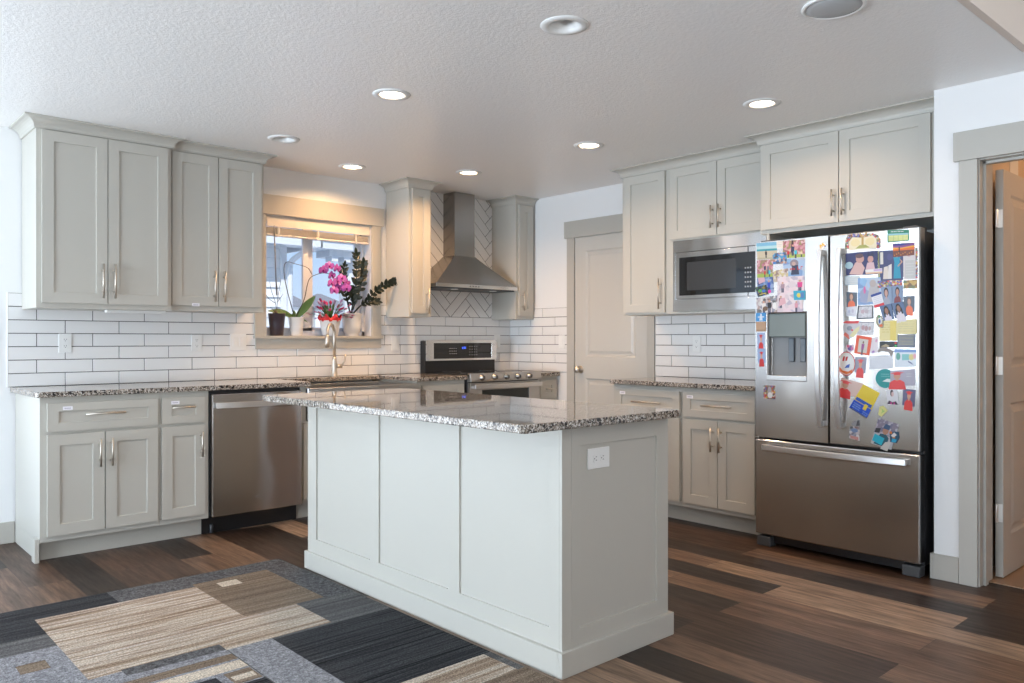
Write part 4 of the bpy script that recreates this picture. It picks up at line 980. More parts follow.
item('L6', pht('blue_group', [(.05, .25, .62), (.10, .45, .70), (.60, .25, .10), (.75, .66, .55), (.10, .10, .12)], 80), 'small bright blue group snapshot between the blossom photos')
item('L7', pht('pale_group', [(.62, .54, .44), (.70, .62, .30), (.82, .80, .76), (.32, .22, .20)], 80), 'small pale group snapshot under the winter photo')
item('L10', PALE, 'pale lilac family photo in the middle of the left door', [*stand(.2, .42, 1.3, (.42, .30, .36)), *stand(.84, .46, 1.6, (.72, .08, .30), Nv), ('o', .55, .5, .14, .2, (.70, .62, .66))])
item('L9', DARKM, 'dark green patterned magnet tilted over the left edge', [('o', .35, .55, .14, .16, (.10, .45, .10)), ('o', .65, .45, .16, .14, (.05, .20, .60)), ('r', .2, .8, .16, .22, (.70, .60, .10))], 'magnet', 'fridge_magnet')
item('L11', CROWD, 'black and white clothed crowd photo above the dispenser', [*stand(.35, .42, 1.7, (.75, .72, .70)), *stand(.62, .45, 1.7, Bk), ('o', .42, .25, .13, .15, (.20, .12, .07)), ('o', .85, .4, .1, .2, Wt)])
item('L12', PALE, 'pink toned family photo above the dispenser', [*stand(.14, .6, 1.3, Bk), *stand(.75, .32, 1.1, (.70, .35, .42)), ('p', [(.05, .3), (.35, .45), (.30, .75), (.1, .7)], (.72, .45, .50))])
item('L13', flat((.04, .42, .58)), 'small teal card at the right edge of the left photo group', [('o', .45, .5, .18, .25, (.70, .62, .12)), ('r', .6, .9, .2, .8, (.10, .25, .50))], 'card', 'greeting_card')
item('L14', flat((.06, .32, .66)), 'small blue snapshot left of the dispenser', [('p', [(.35, .1), (.7, .1), (.6, .9), (.45, .9)], (.62, .72, .82)), ('r', .2, .85, .45, .58, (.62, .72, .82))])
item('L15', flat((.50, .34, .22)), 'small plain tan snapshot left of the dispenser', [('r', 0, 1, 0, .2, (.42, .28, .18))])
item('L16', flat((.38, .46, .66)), 'upper red graduation snapshot left of the dispenser', bust(.5, .60, 1.25, Sk, Rd, cap=Rd))
item('L17', flat((.34, .44, .66)), 'lower red graduation snapshot left of the dispenser', bust(.5, .52, 1.25, Sk, Rd, cap=Rd))
item('L18', MULTI, 'floral magnet with white centre under the dispenser', [('o', .5, .62, .16, .30, (.45, .42, .46)), ('o', .55, .28, .22, .22, Wt)], 'magnet', 'fridge_magnet')
item('L19', flat(Wt), 'tiny white magnet with yellow letter above the left handle', [('p', [(.15, .2), (.3, .2), (.35, .6), (.5, .3), (.62, .6), (.7, .2), (.85, .2), (.75, .9), (.6, .9), (.5, .6), (.4, .9), (.25, .9)], (.85, .50, .03)), ('r', .7, .95, .05, .25, (.15, .15, .40))], 'magnet', 'fridge_magnet')
# right door
arch_in = [(.12, .06), (.12, .55), (.22, .78), (.5, .70), (.78, .78), (.88, .55), (.88, .06)]
item('R1', MULTI, 'arch shaped card with flowered border at the top of the right door', [('p', arch_in, CREAM), ('o', .30, .45, .13, .22, (.80, .70, .42)), ('o', .70, .45, .13, .22, (.80, .70, .42)), ('p', [(.40, .98), (.44, .98), (.52, .70), (.47, .70)], (.55, .38, .12)), ('p', [(.60, .98), (.64, .98), (.53, .70), (.48, .70)], (.55, .38, .12)), ('r', .47, .53, .25, .72, (.55, .38, .14)), ('p', [(.30, .12), (.70, .12), (.58, .30), (.42, .30)], (.42, .44, .14))], 'card', 'greeting_card')
item('R2', flat((.03, .26, .16)), 'green schedule card at the top right corner of the fridge', [('r', .04, .96, .56, .70, (.35, .62, .70)), ('r', .05, .95, .08, .55, (.74, .76, .34)), *[('r', .05, .95, .17+.11*i, .185+.11*i, (.30, .50, .20)) for i in range(3)], *[('r', .27+.22*i, .285+.22*i, .08, .55, (.30, .50, .20)) for i in range(3)], *lines(.16, .75, .76, .94, 1, (.70, .75, .72))], 'card', 'schedule_card')
item('R4', flat((.035, .04, .16)), 'navy background photo of parent and child on the right door', [('p', [(.1, .05), (.52, 0), (.60, .3), (.45, .65), (.30, .55)], (.66, .46, .44)), ('o', .45, .70, .13, .18, (.58, .36, .32)), ('o', .43, .84, .13, .10, (.14, .08, .10)), ('o', .10, .45, .13, .16, (.42, .58, .64)), ('o', .78, .66, .09, .15, (.60, .36, .32)), ('p', [(.66, .80), (.72, .98), (.78, .84), (.84, .98), (.90, .78)], (.03, .03, .10)), ('p', [(.62, .2), (.92, .2), (.88, .52), (.68, .52)], (.68, .50, .54))])
item('R5', flat((.07, .08, .20)), 'photo of a figure in a teal dress', [('p', [(0, 0), (.08, 0), (.05, 1), (0, 1)], (.50, .52, .26)), ('r', .10, .22, .55, .95, (.70, .68, .62)), ('o', .48, .78, .12, .11, (.10, .10, .26)), ('p', [(.20, .05), (.42, .05), (.40, .48), (.24, .45)], (.72, .66, .60)), ('p', [(.40, .05), (.55, .05), (.55, .55), (.42, .50)], (.75, .72, .70)), ('p', [(.62, .06), (.92, .06), (.86, .62), (.90, .76), (.62, .76), (.66, .6)], (.02, .34, .50)), ('o', .76, .83, .08, .07, (.45, .26, .20)), ('p', [(.86, .72), (.99, .60), (.80, .44), (.78, .48), (.92, .60)], (.55, .34, .26))])
item('R6', flat((.70, .66, .66)), 'white textured paper with flowered border at the right edge', [('r', .86, 1, .02, 1, MULTI), ('r', .12, .82, .05, .62, (.58, .57, .56)), ('o', .4, .82, .18, .09, (.62, .42, .44)), *lines(.18, .76, .12, .55, 5, flat((.66, .65, .64)))], 'card', 'greeting_card')
item('R3', flat((.80, .20, .03)), 'orange and blue sunset city photo', [('r', 0, 1, .78, 1, (.03, .05, .30)), ('p', [(0, .72), (.5, .60), (1, .85), (1, .95), (.4, .82), (0, .86)], (.30, .10, .30)), ('p', [(0, .55), (1, .66), (1, .80), (.4, .66), (0, .70)], (.85, .42, .03)), ('r', 0, 1, 0, .45, (.22, .07, .04)), *[('r', .05+.1*i, .09+.1*i, .08+.07*(i%3), .16+.08*(i%3), (.75, .30, .05)) for i in range(9)], ('r', .27, .33, .3, .74, (.06, .03, .04))])
item('R7', flat((.52, .60, .64)), 'pale blue framed certificate on the right door', [('r', .04, .96, .07, .93, (.66, .70, .72)), *lines(.14, .86, .2, .8, 3, flat((.55, .62, .66)))], 'card', 'certificate')
item('R8', GOLD, 'small golden brown photo under the flowered paper')
item('R10', SNOWY, 'large blue snowy photo in the centre of the right door', [('p', [(.1, .1), (.45, .05), (.5, .5), (.25, .62), (.1, .5)], (.36, .40, .55)), ('p', [(.40, .1), (.95, .1), (.92, .75), (.62, .85), (.5, .6)], (.52, .50, .52)), ('o', .66, .78, .14, .14, (.50, .44, .42)), ('o', .30, .55, .05, .14, (.70, .18, .42))])
item('R9', flat(Wt), 'white and orange strip magnet below the parent and child photo', [('r', .0, 1, 0, .35, (.80, .55, .40)), ('r', .5, .98, .5, .9, (.60, .45, .70))], 'magnet', 'fridge_magnet')
item('R11', MULTI, 'row of colourful little figures magnet strip', (), 'magnet', 'fridge_magnet')
item('R12', flat((.28, .36, .50)), 'school portrait in grey shirt, left of the pair', bust(.45, .62, 1.5, (.60, .38, .32), (.38, .40, .48), (.05, .03, .03)))
item('R13', flat((.24, .32, .46)), 'school portrait in dark red, right of the pair', bust(.5, .62, 1.4, (.52, .28, .22), (.25, .05, .06), (.04, .03, .03)))
item('R17', flat((.13, .16, .20)), 'orange shirt portrait at the left edge of the right door', bust(.45, .66, 1.45, (.62, .38, .28), Or, (.20, .14, .12)))
item('R18', flat((.14, .17, .22)), 'orange shirt portrait at the right edge of the right door', bust(.5, .62, 1.4, (.62, .40, .32), Or, (.20, .16, .14)))
item('R14', flat((.80, .80, .84)), 'tilted white card with blue top and red bottom band', [('r', 0, 1, .82, 1, (.04, .08, .34)), ('r', 0, 1, 0, .2, (.66, .03, .05)), *lines(.12, .88, .26, .78, 4, flat((.58, .60, .68)))], 'card', 'calendar_card')
item('R15', flat((.12, .18, .32)), 'left portrait of the long dark haired pair', bust(.48, .60, 1.45, (.36, .17, .11), (.70, .66, .74), (.015, .012, .012)) + [('r', .20, .32, .22, .62, (.015, .012, .012)), ('r', .64, .76, .22, .62, (.015, .012, .012)), ('o', .48, .58, .14, .18, (.36, .17, .11))])
item('R16', flat((.12, .18, .32)), 'right portrait of the long dark haired pair', bust(.48, .60, 1.45, (.38, .19, .12), (.72, .68, .74), (.015, .012, .012)) + [('r', .20, .32, .22, .62, (.015, .012, .012)), ('r', .64, .76, .22, .62, (.015, .012, .012)), ('o', .48, .58, .14, .18, (.38, .19, .12))])
item('R19', flat((.72, .72, .78)), 'pale pencil sketch below the left orange shirt portrait', [('o', .3, .5, .12, .18, (.55, .55, .68)), ('o', .65, .55, .12, .2, (.58, .56, .66)), *lines(.1, .9, .1, .3, 2, LINE)], 'drawing', 'pencil_drawing')
item('R20', flat((.07, .07, .09)), 'dark framed grey picture left of the red band card', [('r', .10, .95, .08, .93, GREYP), ('o', .35, .55, .12, .16, (.55, .42, .46)), ('o', .6, .55, .12, .16, (.50, .44, .48))], 'picture', 'picture_frame_magnet')
item('R21', GREYP, 'plain grey picture below the dark framed one', [('r', .04, .97, .92, .97, (.12, .12, .14)), ('o', .35, .55, .10, .18, (.52, .34, .36)), ('o', .55, .5, .10, .20, (.48, .32, .34)), ('o', .75, .5, .08, .16, (.50, .38, .38))])
item('R28', flat((.76, .70, .74)), 'pale pink card right of the orange framed photo', [('o', .7, .75, .16, .1, (.70, .40, .55)), ('o', .4, .1, .2, .08, (.45, .30, .60))], 'card', 'greeting_card')
item('R27', flat((.78, .13, .05)), 'orange framed photo on the right door', [('r', .20, .80, .10, .84, (.62, .58, .52)), *stand(.5, .42, 1.6, (.35, .10, .30), (.10, .08, .12), (.25, .14, .10))], 'picture', 'picture_frame_magnet')
item('R22', flat((.62, .60, .63)), 'grey and cream rosette ornament with red edging beside the handle', [('p', [(0, .9), (.2, 1), (.6, .98), (.95, 1), (.9, .85), (.3, .85)], (.75, .10, .10)), ('p', [(.4, .2), (.6, .1), (.95, .5), (.98, .72), (.7, .55)], (.78, .72, .44)), ('p', [(.05, .25), (.3, .05), (.4, .02), (.35, .25), (.15, .4)], (.78, .20, .15)), ('o', .4, .6, .16, .13, (.36, .36, .40)), ('o', .55, .5, .06, .05, (.70, .10, .10))], 'magnet', 'fridge_magnet')
item('R24', YEL, 'pale yellow handwritten notes on the right door', [*lines(.08, .46, .36, .90, 5, flat((.66, .56, .24))), *lines(.52, .95, .40, .92, 5, flat((.66, .60, .34))), ('r', .30, .46, .02, .90, (.78, .64, .18))], 'note', 'paper_note')
item('R23', flat((.36, .34, .22)), 'oval souvenir magnet hanging beside the yellow notes', [('o', .5, .55, .26, .28, (.70, .72, .70)), ('o', .45, .5, .12, .16, (.04, .12, .35)), ('o', .62, .2, .2, .1, (.75, .18, .05)), ('o', .4, .82, .12, .08, (.10, .35, .20))], 'magnet', 'fridge_magnet')
item('R26', flat((.03, .035, .035)), 'dark landscape strip photo below the yellow notes', [('p', [(.05, .2), (.35, .6), (.55, .3), (.5, .1)], (.45, .36, .22)), ('o', .9, .25, .06, .14, (.05, .55, .12)), ('o', .9, .75, .06, .14, (.75, .05, .05))])
item('R25', flat((.22, .25, .30)), 'slate grey card with golden lines of text', lines(.08, .92, .2, .95, 7, flat((.50, .46, .28))), 'card', 'greeting_card')
item('R29', flat((.72, .55, .60)), 'small pink flower magnet above the round badge', [('o', .5, .55, .28, .3, (.16, .10, .30)), ('o', .3, .75, .15, .15, (.75, .10, .20)), ('o', .72, .5, .14, .2, (.70, .20, .40))], 'magnet', 'fridge_magnet')
circ = lambda cy, cz, ry, rz, n=32: [(cy-ry*math.cos(a), cz+rz*math.sin(a)) for a in [2*math.pi*i/n for i in range(n)]]
item('R32', flat((.74, .76, .80)), 'white handwritten note in the centre of the right door', lines(.04, .95, .08, .80, 8, flat((.58, .61, .70)), .14)+lines(.3, .8, .84, .96, 1, flat((.50, .54, .62))), 'note', 'paper_note')
item('R34', flat((.72, .78, .84)), 'children drawing with blue and green figures', [('r', 0, 1, .82, 1, (.25, .38, .66)), ('r', .35, .68, .38, .72, (.28, .58, .58)), ('o', .18, .6, .1, .2, (.16, .42, .36)), ('o', .78, .55, .12, .18, (.74, .66, .30)), ('o', .92, .6, .07, .16, (.80, .45, .50)), ('p', [(.62, .35), (.80, .22), (.86, .10), (.76, .18), (.62, .28)], (.12, .14, .30))], 'drawing', 'child_drawing')
item('R33', flat((.30, .26, .24)), 'dark beige arch shaped sticker above the handwritten note', (), 'sticker', 'arch_sticker')
item('R31', flat((.34, .34, .42)), 'red graduation portrait right of the round badge', bust(.5, .56, 1.4, Sk, (.78, .10, .10), cap=(.80, .14, .14)))
item('R30', flat((.70, .04, .04)), 'round white badge with red rim', [('o', .5, .5, .46, .465, flat((.76, .74, .70))), ('o', .5, .5, .38, .39, flat((.82, .80, .78))), ('p', [(.28, .62), (.38, .60), (.44, .80), (.34, .80)], Rd), ('p', [(.44, .62), (.54, .62), (.60, .80), (.48, .78)], Rd), ('p', [(.40, .32), (.66, .34), (.70, .50), (.52, .44)], (.05, .14, .50)), ('p', [(.04, .44), (.30, .22), (.60, .18), (.85, .28), (.82, .14), (.5, .06), (.15, .18), (.02, .36)], (.80, .20, .04))], 'magnet', 'round_badge', pts=circ(1.956, 1.067, .048, .064))
item('R35', flat((.01, .33, .33)), 'round teal magnet partly under a grey graduation photo', [('p', [(.36, .35), (.95, .30), (.88, .48), (.60, .50)], (.70, .80, .80)), *lines(.30, .75, .56, .78, 2, flat((.20, .50, .50)))], 'magnet', 'round_magnet', pts=circ(1.752, .995, .049, .049))
item('R36', flat((.46, .44, .52)), 'wide grey graduation photo overlapping the round teal magnet', bust(.28, .60, 1.35, Sk, (.78, .08, .08), cap=(.80, .10, .10))+lines(.66, .88, .5, .8, 2, flat((.58, .57, .62))))
item('R37', flat((.74, .56, .50)), 'tilted peach graduation photo next to the right handle', bust(.24, .60, 1.35, Sk, (.76, .06, .06), cap=(.80, .12, .12)))
item('R38', flat((.82, .64, .05)), 'tilted yellow and blue ticket card', [('r', 0, 1, 0, .36, (.01, .10, .58)), ('r', .05, .95, .38, .50, (.02, .12, .50)), ('r', .60, .78, .22, .42, (.82, .64, .05)), *lines(.1, .5, .08, .3, 3, flat((.35, .50, .80))), *lines(.68, .95, .05, .18, 2, flat((.35, .50, .80)))], 'card', 'ticket_card')
item('R39', flat((.76, .76, .80)), 'white die-cut magnet above the yellow pentagon magnet', [('o', .45, .72, .12, .2, (.05, .03, .05)), ('o', .5, .66, .09, .15, (.72, .52, .50)), ('p', [(.1, .05), (.9, .05), (.75, .25), (.5, .18), (.25, .28)], (.10, .06, .10)), ('r', .35, .45, .05, .18, (.60, .05, .30)), ('r', .58, .68, .05, .18, (.60, .05, .30))], 'magnet', 'fridge_magnet')
item('R40', flat((.16, .15, .26)), 'red graduation portrait at the lower right of the right door', bust(.5, .60, 1.4, Sk, (.74, .06, .05), cap=(.76, .06, .06)))
item('R41', flat((.72, .70, .30)), 'yellow pentagon magnet with a green mark, near the bottom', [('p', [(.3, .3), (.7, .5), (.35, .75), (.45, .5)], (.40, .62, .20))], 'magnet', 'fridge_magnet')
item('R42', CROWD, 'small group photo magnet at the bottom of the right door', [('o', .5, .7, .35, .16, (.20, .28, .45)), ('r', .1, .9, .02, .25, (.60, .30, .28))])
item('R46', flat((.32, .32, .34)), 'grey metal clip holding the small group photo', [('p', [(.55, .1), (.95, .2), (.9, .95), (.7, .9)], (.10, .10, .11))], 'clip', 'magnetic_clip')
item('R43', pht('stadium', [(.20, .20, .30), (.55, .50, .55), (.70, .68, .72), (.30, .26, .32)], 60), 'photo of a child in a blue cap holding a turquoise sign', [('p', [(.02, .45), (.02, .62), (.25, .66), (.25, .48)], (.05, .05, .06)), ('r', 0, 1, 0, .45, (.50, .50, .52)), ('p', [(.12, .02), (.72, .02), (.74, .38), (.56, .50), (.30, .46)], (.03, .13, .18)), ('o', .50, .62, .14, .15, (.48, .27, .19)), ('p', [(.34, .68), (.66, .68), (.64, .86), (.40, .88)], (.07, .13, .24)), ('p', [(.02, .12), (.50, .05), (.55, .33), (.06, .40)], (.02, .48, .62))])
item('R44', flat((.60, .58, .56)), 'small grey tag hanging at the bottom of the right door', (), 'tag', 'paper_tag')
item('R45', flat((.02, .10, .18)), 'dark blue and orange figure magnet beside the child photo', [('p', [(.15, .6), (.5, .9), (.75, .7), (.45, .45)], (.72, .70, .70)), ('o', .15, .85, .14, .12, (.70, .22, .04)), ('p', [(.2, .1), (.6, .05), (.75, .3), (.3, .38)], (.02, .38, .60)), ('r', .3, .6, .4, .5, (.55, .25, .05))], 'magnet', 'fridge_magnet')

# ================================================================== plants on the window stool
SZ = 1.2238
def bez(pts, n=18):
    P = [Vector(p) for p in pts]; out = []
    Q = [P[0]*2-P[1]] + P + [P[-1]*2-P[-2]]
    for i in range(1, len(Q)-2):
        for j in range(n):
            t_ = j/n; a, b_, c_, d_ = Q[i-1:i+3]
            out.append(.5*((2*b_)+(c_-a)*t_+(2*a-5*b_+4*c_-d_)*t_*t_+(3*b_-a-3*c_+d_)*t_**3))
    out.append(P[-1]); return out
def blade(b, p, dirv, L, w, m, up=Vector((0, 0, 1)), droop=0.0, fold=.25, n=6):
    d = Vector(dirv).normalized(); s = d.cross(up)
    if s.length < .05: s = d.cross(Vector((0, 1, 0)))
    s.normalize(); nn = s.cross(d).normalized(); rows = []
    for i in range(n+1):
        t_ = i/n; ww = w*math.sin(math.pi*min(1, t_*.92+.06))**.8*.5; c = Vector(p)+d*L*t_-Vector((0, 0, 1))*droop*L*t_*t_
        rows.append([c-s*ww+nn*ww*fold, c, c+s*ww+nn*ww*fold])
    V = [q for r_ in rows for q in r_]; b.faces(V, [(i*3+k, i*3+k+1, i*3+k+4, i*3+k+3) for i in range(n) for k in range(2)], m, True)
def lathe_pot(name, parent, c, r0, r1, h, m, rim=.0, foot=None):
    b = MB(); pr = [(r0*.9, 0), (r0, .003)]
    if foot: pr = [(foot, 0), (foot, .004), (foot*.98, h*.14), (r0, h*.17)]
    pr += [(r0+(r1-r0)*.5, h*.5), (r1, h-.004), (r1+rim, h-.003), (r1+rim, h), (r1-.004, h), (r1-.006, h-.02)]
    b.lathe(pr, c, m, 32); o = b.build(name, parent)
    b = MB(); b.lathe([(.001, h-.018), (r1-.005, h-.018)], c, M_soil, 24); b.build('soil', parent); return o
py = 5.525
# black pot with bare twigs
t = thing('potted_plant', 'dark nursery pot with bare twigs, leftmost on the window stool', 'plant', (2.688, py, SZ))
lathe_pot('pot', t, (2.688, py, SZ), .047, .062, .165, M_nursery, .002)
b = MB(); c0 = Vector((2.688, py, SZ+.15))
for q in ([(0, 0, 0), (-.01, 0, .09), (-.045, 0, .19), (-.05, .01, .25)], [(0, 0, 0), (.01, .01, .10), (.02, .0, .20), (.035, 0, .27)], [(-.01, 0, .09), (-.07, 0, .13), (-.11, 0, .20)], [(.01, .01, .10), (.05, 0, .16)], [(.01, 0, .14), (.0, 0, .24)], [(0, 0, .02), (-.05, 0, .06)]):
    b.tube([c0+p for p in bez(q, 5)], .0022, M_stem, 6, r2=.0012)
b.ball(tuple(c0+Vector((-.012, 0, .02))), .018, M_stem, 8); b.build('twigs', t)
# white pot orchid
t = thing('potted_orchid', 'small tapered white pot with an orchid arching to purple blooms', 'plant', (2.845, py, SZ))
lathe_pot('pot', t, (2.845, py, SZ), .042, .060, .140, M_pot, .001)
c0 = Vector((2.835, py, SZ+.125))
stA = bez([c0, (2.873, 5.46, 1.492), (2.890, 5.44, 1.604), (2.914, 5.44, 1.658), (2.972, 5.44, 1.688), (3.03, 5.43, 1.700), (3.08, 5.42, 1.685), (3.13, 5.42, 1.63)], 8)
stB = bez([c0, (2.753, 5.47, 1.524), (2.721, 5.46, 1.633), (2.713, 5.46, 1.721), (2.73, 5.45, 1.765), (2.80, 5.45, 1.756), (2.89, 5.44, 1.732), (2.931, 5.44, 1.68)], 8)
b = MB(); b.tube(stA, .0034, M_stem, 7, r2=.0018); b.build('flower_stem', t)
b = MB(); b.tube(stB, .0036, M_stem, 7, r2=.0016); b.build('flower_stem', t)
for i, (dr_, L, w_, dp_) in enumerate([((.12, -.02, .16), .255, .060, .10), ((-.18, .0, .11), .255, .055, .30), ((.02, .10, .2), .12, .03, .3), ((-.06, -.06, .10), .13, .032, .5), ((.16, .02, .05), .12, .03, .5)]):
    b = MB(); blade(b, c0, dr_, L, w_, M_leafg, up=Vector((.2, -1, .5)), droop=dp_, fold=.25, n=10); b.build('leaf', t)
def petal(b, c, ang, L, w, m, nrm, u, v, cup=.25):
    d = u*math.cos(ang)+v*math.sin(ang); s = -u*math.sin(ang)+v*math.cos(ang); pts = [c]; n = 10
    for i in range(n):
        a = 2*math.pi*i/n; x = .5-.5*math.cos(a); y = math.sin(a)*.5; pts.append(c+d*L*x+s*w*y*(.7+.5*x)+nrm*cup*L*x*x*.5)
    b.faces(pts, [tuple(range(1, n+1))], m)
fl_pts = [(3.015, 1.720), (3.055, 1.752), (3.110, 1.735), (3.085, 1.683), (3.160, 1.665), (3.060, 1.620), (3.140, 1.600), (3.095, 1.568), (3.190, 1.590), (3.215, 1.630), (3.125, 1.640)]
M_lip = mat('orchid_lip', (.30, .02, .22), .5); M_purl = mat('orchid_light_petal', (.62, .24, .62), .55)
for i, (x, z) in enumerate(fl_pts):
    b = MB(); c = Vector((x, 5.425-.018*(i%3), z)); tilt = random.uniform(-.35, .35); u = Vector((math.cos(tilt), math.sin(tilt), 0)); v = Vector((0, .2*random.uniform(-1, 1), 1)).normalized(); nr = u.cross(v); nr = nr if nr.y < 0 else -nr
    for a in (90, 210, 330): petal(b, c, math.radians(a), .038, .028, M_purl if i%3 == 1 else M_purple, nr, u, v, -.2)
    for a in (15, 165): petal(b, c+nr*.002, math.radians(a), .040, .039, M_purple, nr, u, v, .2)
    b.ball(tuple(c+nr*.008), .008, M_lip, 6); petal(b, c+nr*.007, math.radians(270), .020, .018, M_lip, nr, u, v, .9)
    b.build('orchid_blossom', t)
# pink flowers in red foil
t = thing('potted_flower', 'white pot wrapped in red foil with pink blossoms', 'plant', (3.105, 5.50, SZ))
cc = (3.105, 5.485, SZ); lathe_pot('pot', t, cc, .058, .079, .118, M_pot, .002)
b = MB(); n = 40; V = []
for j, (r, h) in enumerate([(.074, .105), (.080, .118), (.086, .135), (.082, .152)]):
    for i in range(n):
        a = 2*math.pi*i/n; k_ = 1+(.04*j)*math.sin(a*9+j); V.append((cc[0]+r*k_*math.cos(a), cc[1]+r*k_*math.sin(a), cc[2]+h+.006*j*math.sin(a*7)))
b.faces(V, [(j*n+i, j*n+(i+1)%n, (j+1)*n+(i+1)%n, (j+1)*n+i) for j in range(3) for i in range(n)], M_redwrap, False); b.build('foil_wrap', t)
b = MB(); tips = []
for i in range(46):
    a = random.uniform(0, 2*math.pi); e_ = random.uniform(.25, 1.2); L = random.uniform(.09, .15); d = Vector((math.cos(a)*math.cos(e_), math.sin(a)*math.cos(e_)*.6, math.sin(e_)))
    p = Vector(cc)+Vector((math.cos(a)*.03, math.sin(a)*.02, .125))
    for s in range(3): blade(b, p, d, L/3*1.1, .019, M_leafg, fold=.2, n=4); p = p+d*L/3; d = (d-Vector((0, 0, .16))).normalized()
    tips.append((p, d))
b.build('foliage', t)
M_whitepet = mat('lilac_petal', (.62, .45, .66), .5)
b = MB()
for i, (p, d) in enumerate(tips):
    m = (M_pinkp, M_pinkp, M_whitepet)[i%3]
    for k_ in range(3):
        for a in range(5):
            aa = a*2*math.pi/5+k_; q = (d+Vector((math.cos(aa), .6*math.sin(aa), .3*math.sin(aa*2)))*.55).normalized(); blade(b, p+d*.009*k_, q, .026-.003*k_, .014, m, fold=.1, n=3)
b.build('blossoms', t)
# zz plant
t = thing('potted_plant', 'white pot with tall dark glossy leaf stalks, rightmost on the window stool', 'plant', (3.318, py, SZ))
cc = (3.318, py, SZ); lathe_pot('pot', t, cc, .066, .078, .178, M_pot, .001, foot=.055)
def zz(path, n, L=.052, w=.030, start=.22):
    pth = bez(path, 12); b = MB(); b.tube(pth, .0062, M_leaf, 8, r2=.0028); b.build('stalk', t)
    b = MB(); m_ = len(pth)
    for i in range(n):
        f_ = start+(1-start)*i/(n-1); idx = min(m_-2, int(f_*(m_-1))); p = pth[idx]; tg = (pth[idx+1]-pth[idx]).normalized()
        for s in (-1, 1):
            side = tg.cross(Vector((0, 1, 0))); side.normalize(); sc = 1-.35*abs(f_-.5)
            dv_ = (side*s*.85+tg*.65+Vector((0, random.uniform(-.5, .3), random.uniform(-.1, .2)))).normalized(); blade(b, p, dv_, L*sc*random.uniform(.9, 1.1), w*sc, M_leaf, up=Vector((0, -1, .3)), fold=.3)
    blade(b, pth[-1], tg, L*.9, w*.9, M_leaf, up=Vector((0, -1, .3))); b.build('foliage', t)
c0 = (3.310, py, SZ+.16)
zz([c0, (3.325, 5.49, 1.55), (3.330, 5.47, 1.70), (3.318, 5.46, 1.865)], 12, .060, .034)
zz([c0, (3.375, 5.49, 1.60), (3.395, 5.48, 1.72), (3.392, 5.47, 1.80)], 10, .056, .033)
zz([c0, (3.40, 5.45, 1.50), (3.49, 5.38, 1.605), (3.58, 5.33, 1.655), (3.655, 5.30, 1.640)], 13, .052, .034, .3)
zz([c0, (3.25, 5.48, 1.52), (3.20, 5.46, 1.585), (3.145, 5.45, 1.580)], 8, .052, .026, .3)
zz([c0, (3.26, 5.52, 1.56), (3.235, 5.52, 1.68), (3.245, 5.51, 1.775)], 9, .050, .024, .3)
zz([c0, (3.37, 5.46, 1.47), (3.43, 5.42, 1.50), (3.475, 5.40, 1.495)], 7, .050, .026, .35)
zz([c0, (3.29, 5.46, 1.48), (3.27, 5.43, 1.53), (3.255, 5.42, 1.575)], 7, .052, .026, .3)
b = MB(); blade(b, (3.275, 5.53, 1.66), (-.28, -.05, .75), .13, .042, mat('white_spathe', (.80, .80, .78), .5), up=Vector((0, -1, 0)), fold=.5, n=8); b.build('white_bloom', t)

# ================================================================== outside the window
M_siding = mat('white_lap_siding', (.72, .73, .74), .6); M_roof = mat('grey_roof_shingle', (.25, .25, .27), .85, build=paint_bump(30, .5, .02)); M_fascia = mat('white_fascia', (.70, .72, .75), .5)
M_ground = mat('pale_ground', (.82, .82, .83), .9)
b = MB(); b.box(-30, 60, WY+.2, 80, -.35, -.3, M_ground); struct(b.build('ground'), 'pale open ground outside the kitchen window')
t = thing('neighbor_house', 'white lap-sided house seen at the left of the window', 'building', (2.5, 9, -.3))
b = MB(); z = -.3
b.box(-3.0, 4.470, 9.03, 15, -.3, 2.50, M_siding)
while z < 2.42:
    b.faces([(-3, 9.0, z), (4.475, 9.0, z), (4.475, 9.025, z+.118), (-3, 9.025, z+.118), (-3, 9.03, z), (4.475, 9.03, z)], [(0, 1, 2, 3), (0, 4, 5, 1)], M_siding); z += .118
b.build('siding', t)
b = MB(); b.box(4.425, 4.500, 8.985, 9.06, -.3, 2.42, M_fascia); b.build('corner_trim', t)
b = MB(); b.box(-3.3, 4.77, 8.62, 9.1, 2.33, 2.36, M_fascia); b.box(-3.3, 4.77, 8.60, 8.63, 2.30, 2.44, M_fascia); b.box(4.75, 4.78, 8.60, 15, 2.30, 2.44, M_fascia); b.build('fascia', t)
b = MB(); b.faces([(-3.3, 8.58, 2.42), (4.80, 8.58, 2.42), (4.80, 15.3, 2.42), (-3.3, 15.3, 2.42), (-.5, 11.9, 3.75), (2.0, 11.9, 3.75)], [(0, 1, 5, 4), (1, 2, 5), (2, 3, 4, 5), (3, 0, 4), (0, 3, 2, 1)], M_roof); b.build('roof', t)
b = MB(); b.tube(bez([(4.68, 8.60, 2.32), (4.60, 8.75, 2.24), (4.53, 8.94, 2.12), (4.525, 8.95, 1.9), (4.525, 8.95, -.2)], 5), .035, M_fascia, 8); b.build('downspout', t)
t = thing('neighbor_porch', 'white porch eave at the right of the window', 'building', (7, 10.5, -.3))
b = MB(); b.box(5.55, 9.5, 10.0, 10.55, 2.47, 2.60, M_fascia); b.build('fascia', t)
b = MB(); b.box(5.72, 9.5, 10.12, 10.50, 2.38, 2.47, M_siding); b.build('soffit_beam', t)
for x in (5.90, 6.1, 6.3):
    b = MB(); b.box(x-.14, x-.04, 10.12, 10.30, 2.31, 2.38, M_fascia); b.build('bracket', t)
b = MB(); b.box(6.08, 9.5, 10.3, 10.48, -.3, 2.40, M_siding); b.build('wall', t)
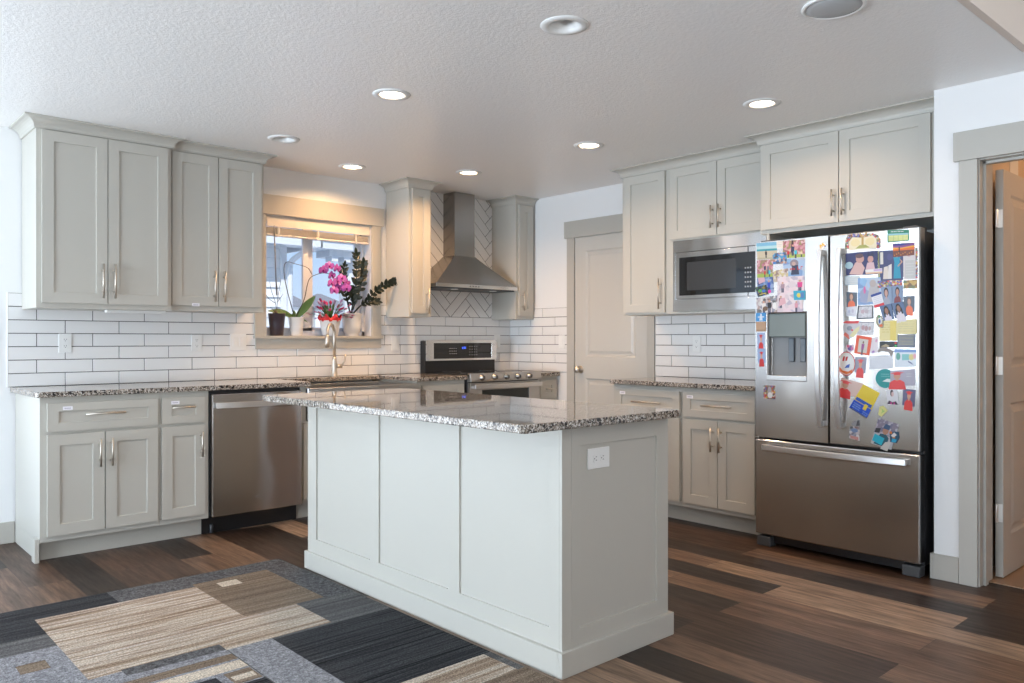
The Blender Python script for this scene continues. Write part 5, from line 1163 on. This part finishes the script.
b = MB(); b.faces([(5.5, 9.95, 2.60), (9.6, 9.95, 2.60), (9.6, 10.6, 2.60), (5.5, 10.6, 2.60), (7.5, 10.4, 2.95)], [(0, 1, 4), (1, 2, 4), (2, 3, 4), (3, 0, 4)], M_roof); b.build('roof', t)
for i, (x, y, w_, h, lab) in enumerate([(15.45, 30, .65, 2.55, 'far grey-roofed house seen through the left pane'), (17.3, 30, 1.0, 2.45, 'far grey-roofed house seen through the right pane'), (19.8, 34, 1.6, 2.3, 'far house behind the tall leafy plant')]):
    t = thing('distant_house', lab, 'building', (x, y, -.3))
    b = MB(); b.box(x-w_, x+w_, y, y+3, -.3, h, M_siding); b.build('wall', t)
    b = MB(); b.faces([(x-w_-.15, y-.15, h), (x+w_+.15, y-.15, h), (x+w_+.15, y+3.15, h), (x-w_-.15, y+3.15, h), (x-.1, y+1.5, h+.75), (x+.1, y+1.5, h+.75)], [(0, 1, 5, 4), (1, 2, 5), (2, 3, 4, 5), (3, 0, 4)], M_roof); b.build('roof', t)
# under-cabinet light
t = thing('under_cabinet_light', 'slim white light bar under the largest wall cabinet', 'light bar', (1.60, 5.25, UB))
b = MB(); b.box(1.43, 1.775, 5.17, 5.215, UB-.016, UB, M_white); b.build('housing', t, .003)
b = MB(); b.box(1.45, 1.755, 5.178, 5.207, UB-.018, UB-.0155, mat('frosted_diffuser', (.75, .75, .74), .5)); b.build('diffuser', t)
# repeats of one kind share a group
GROUPS = {'wall_cabinet': 'greige wall cabinets', 'base_cabinet': 'greige base cabinets', 'wall_outlet': 'white duplex outlets', 'light_switch': 'white light switches', 'countertop': 'granite countertops',
          'photo_print': 'photo prints on the refrigerator doors', 'fridge_magnet': 'magnets on the refrigerator doors', 'greeting_card': 'cards on the refrigerator doors', 'paper_note': 'paper notes on the refrigerator doors',
          'picture_frame_magnet': 'framed pictures on the refrigerator doors', 'potted_plant': 'potted plants on the window stool', 'distant_house': 'far houses outside the window'}
for o in bpy.data.objects:
    g_ = GROUPS.get(o.name.split('.')[0])
    if g_ and o.parent is None and 'category' in o and 'group' not in o: o['group'] = g_
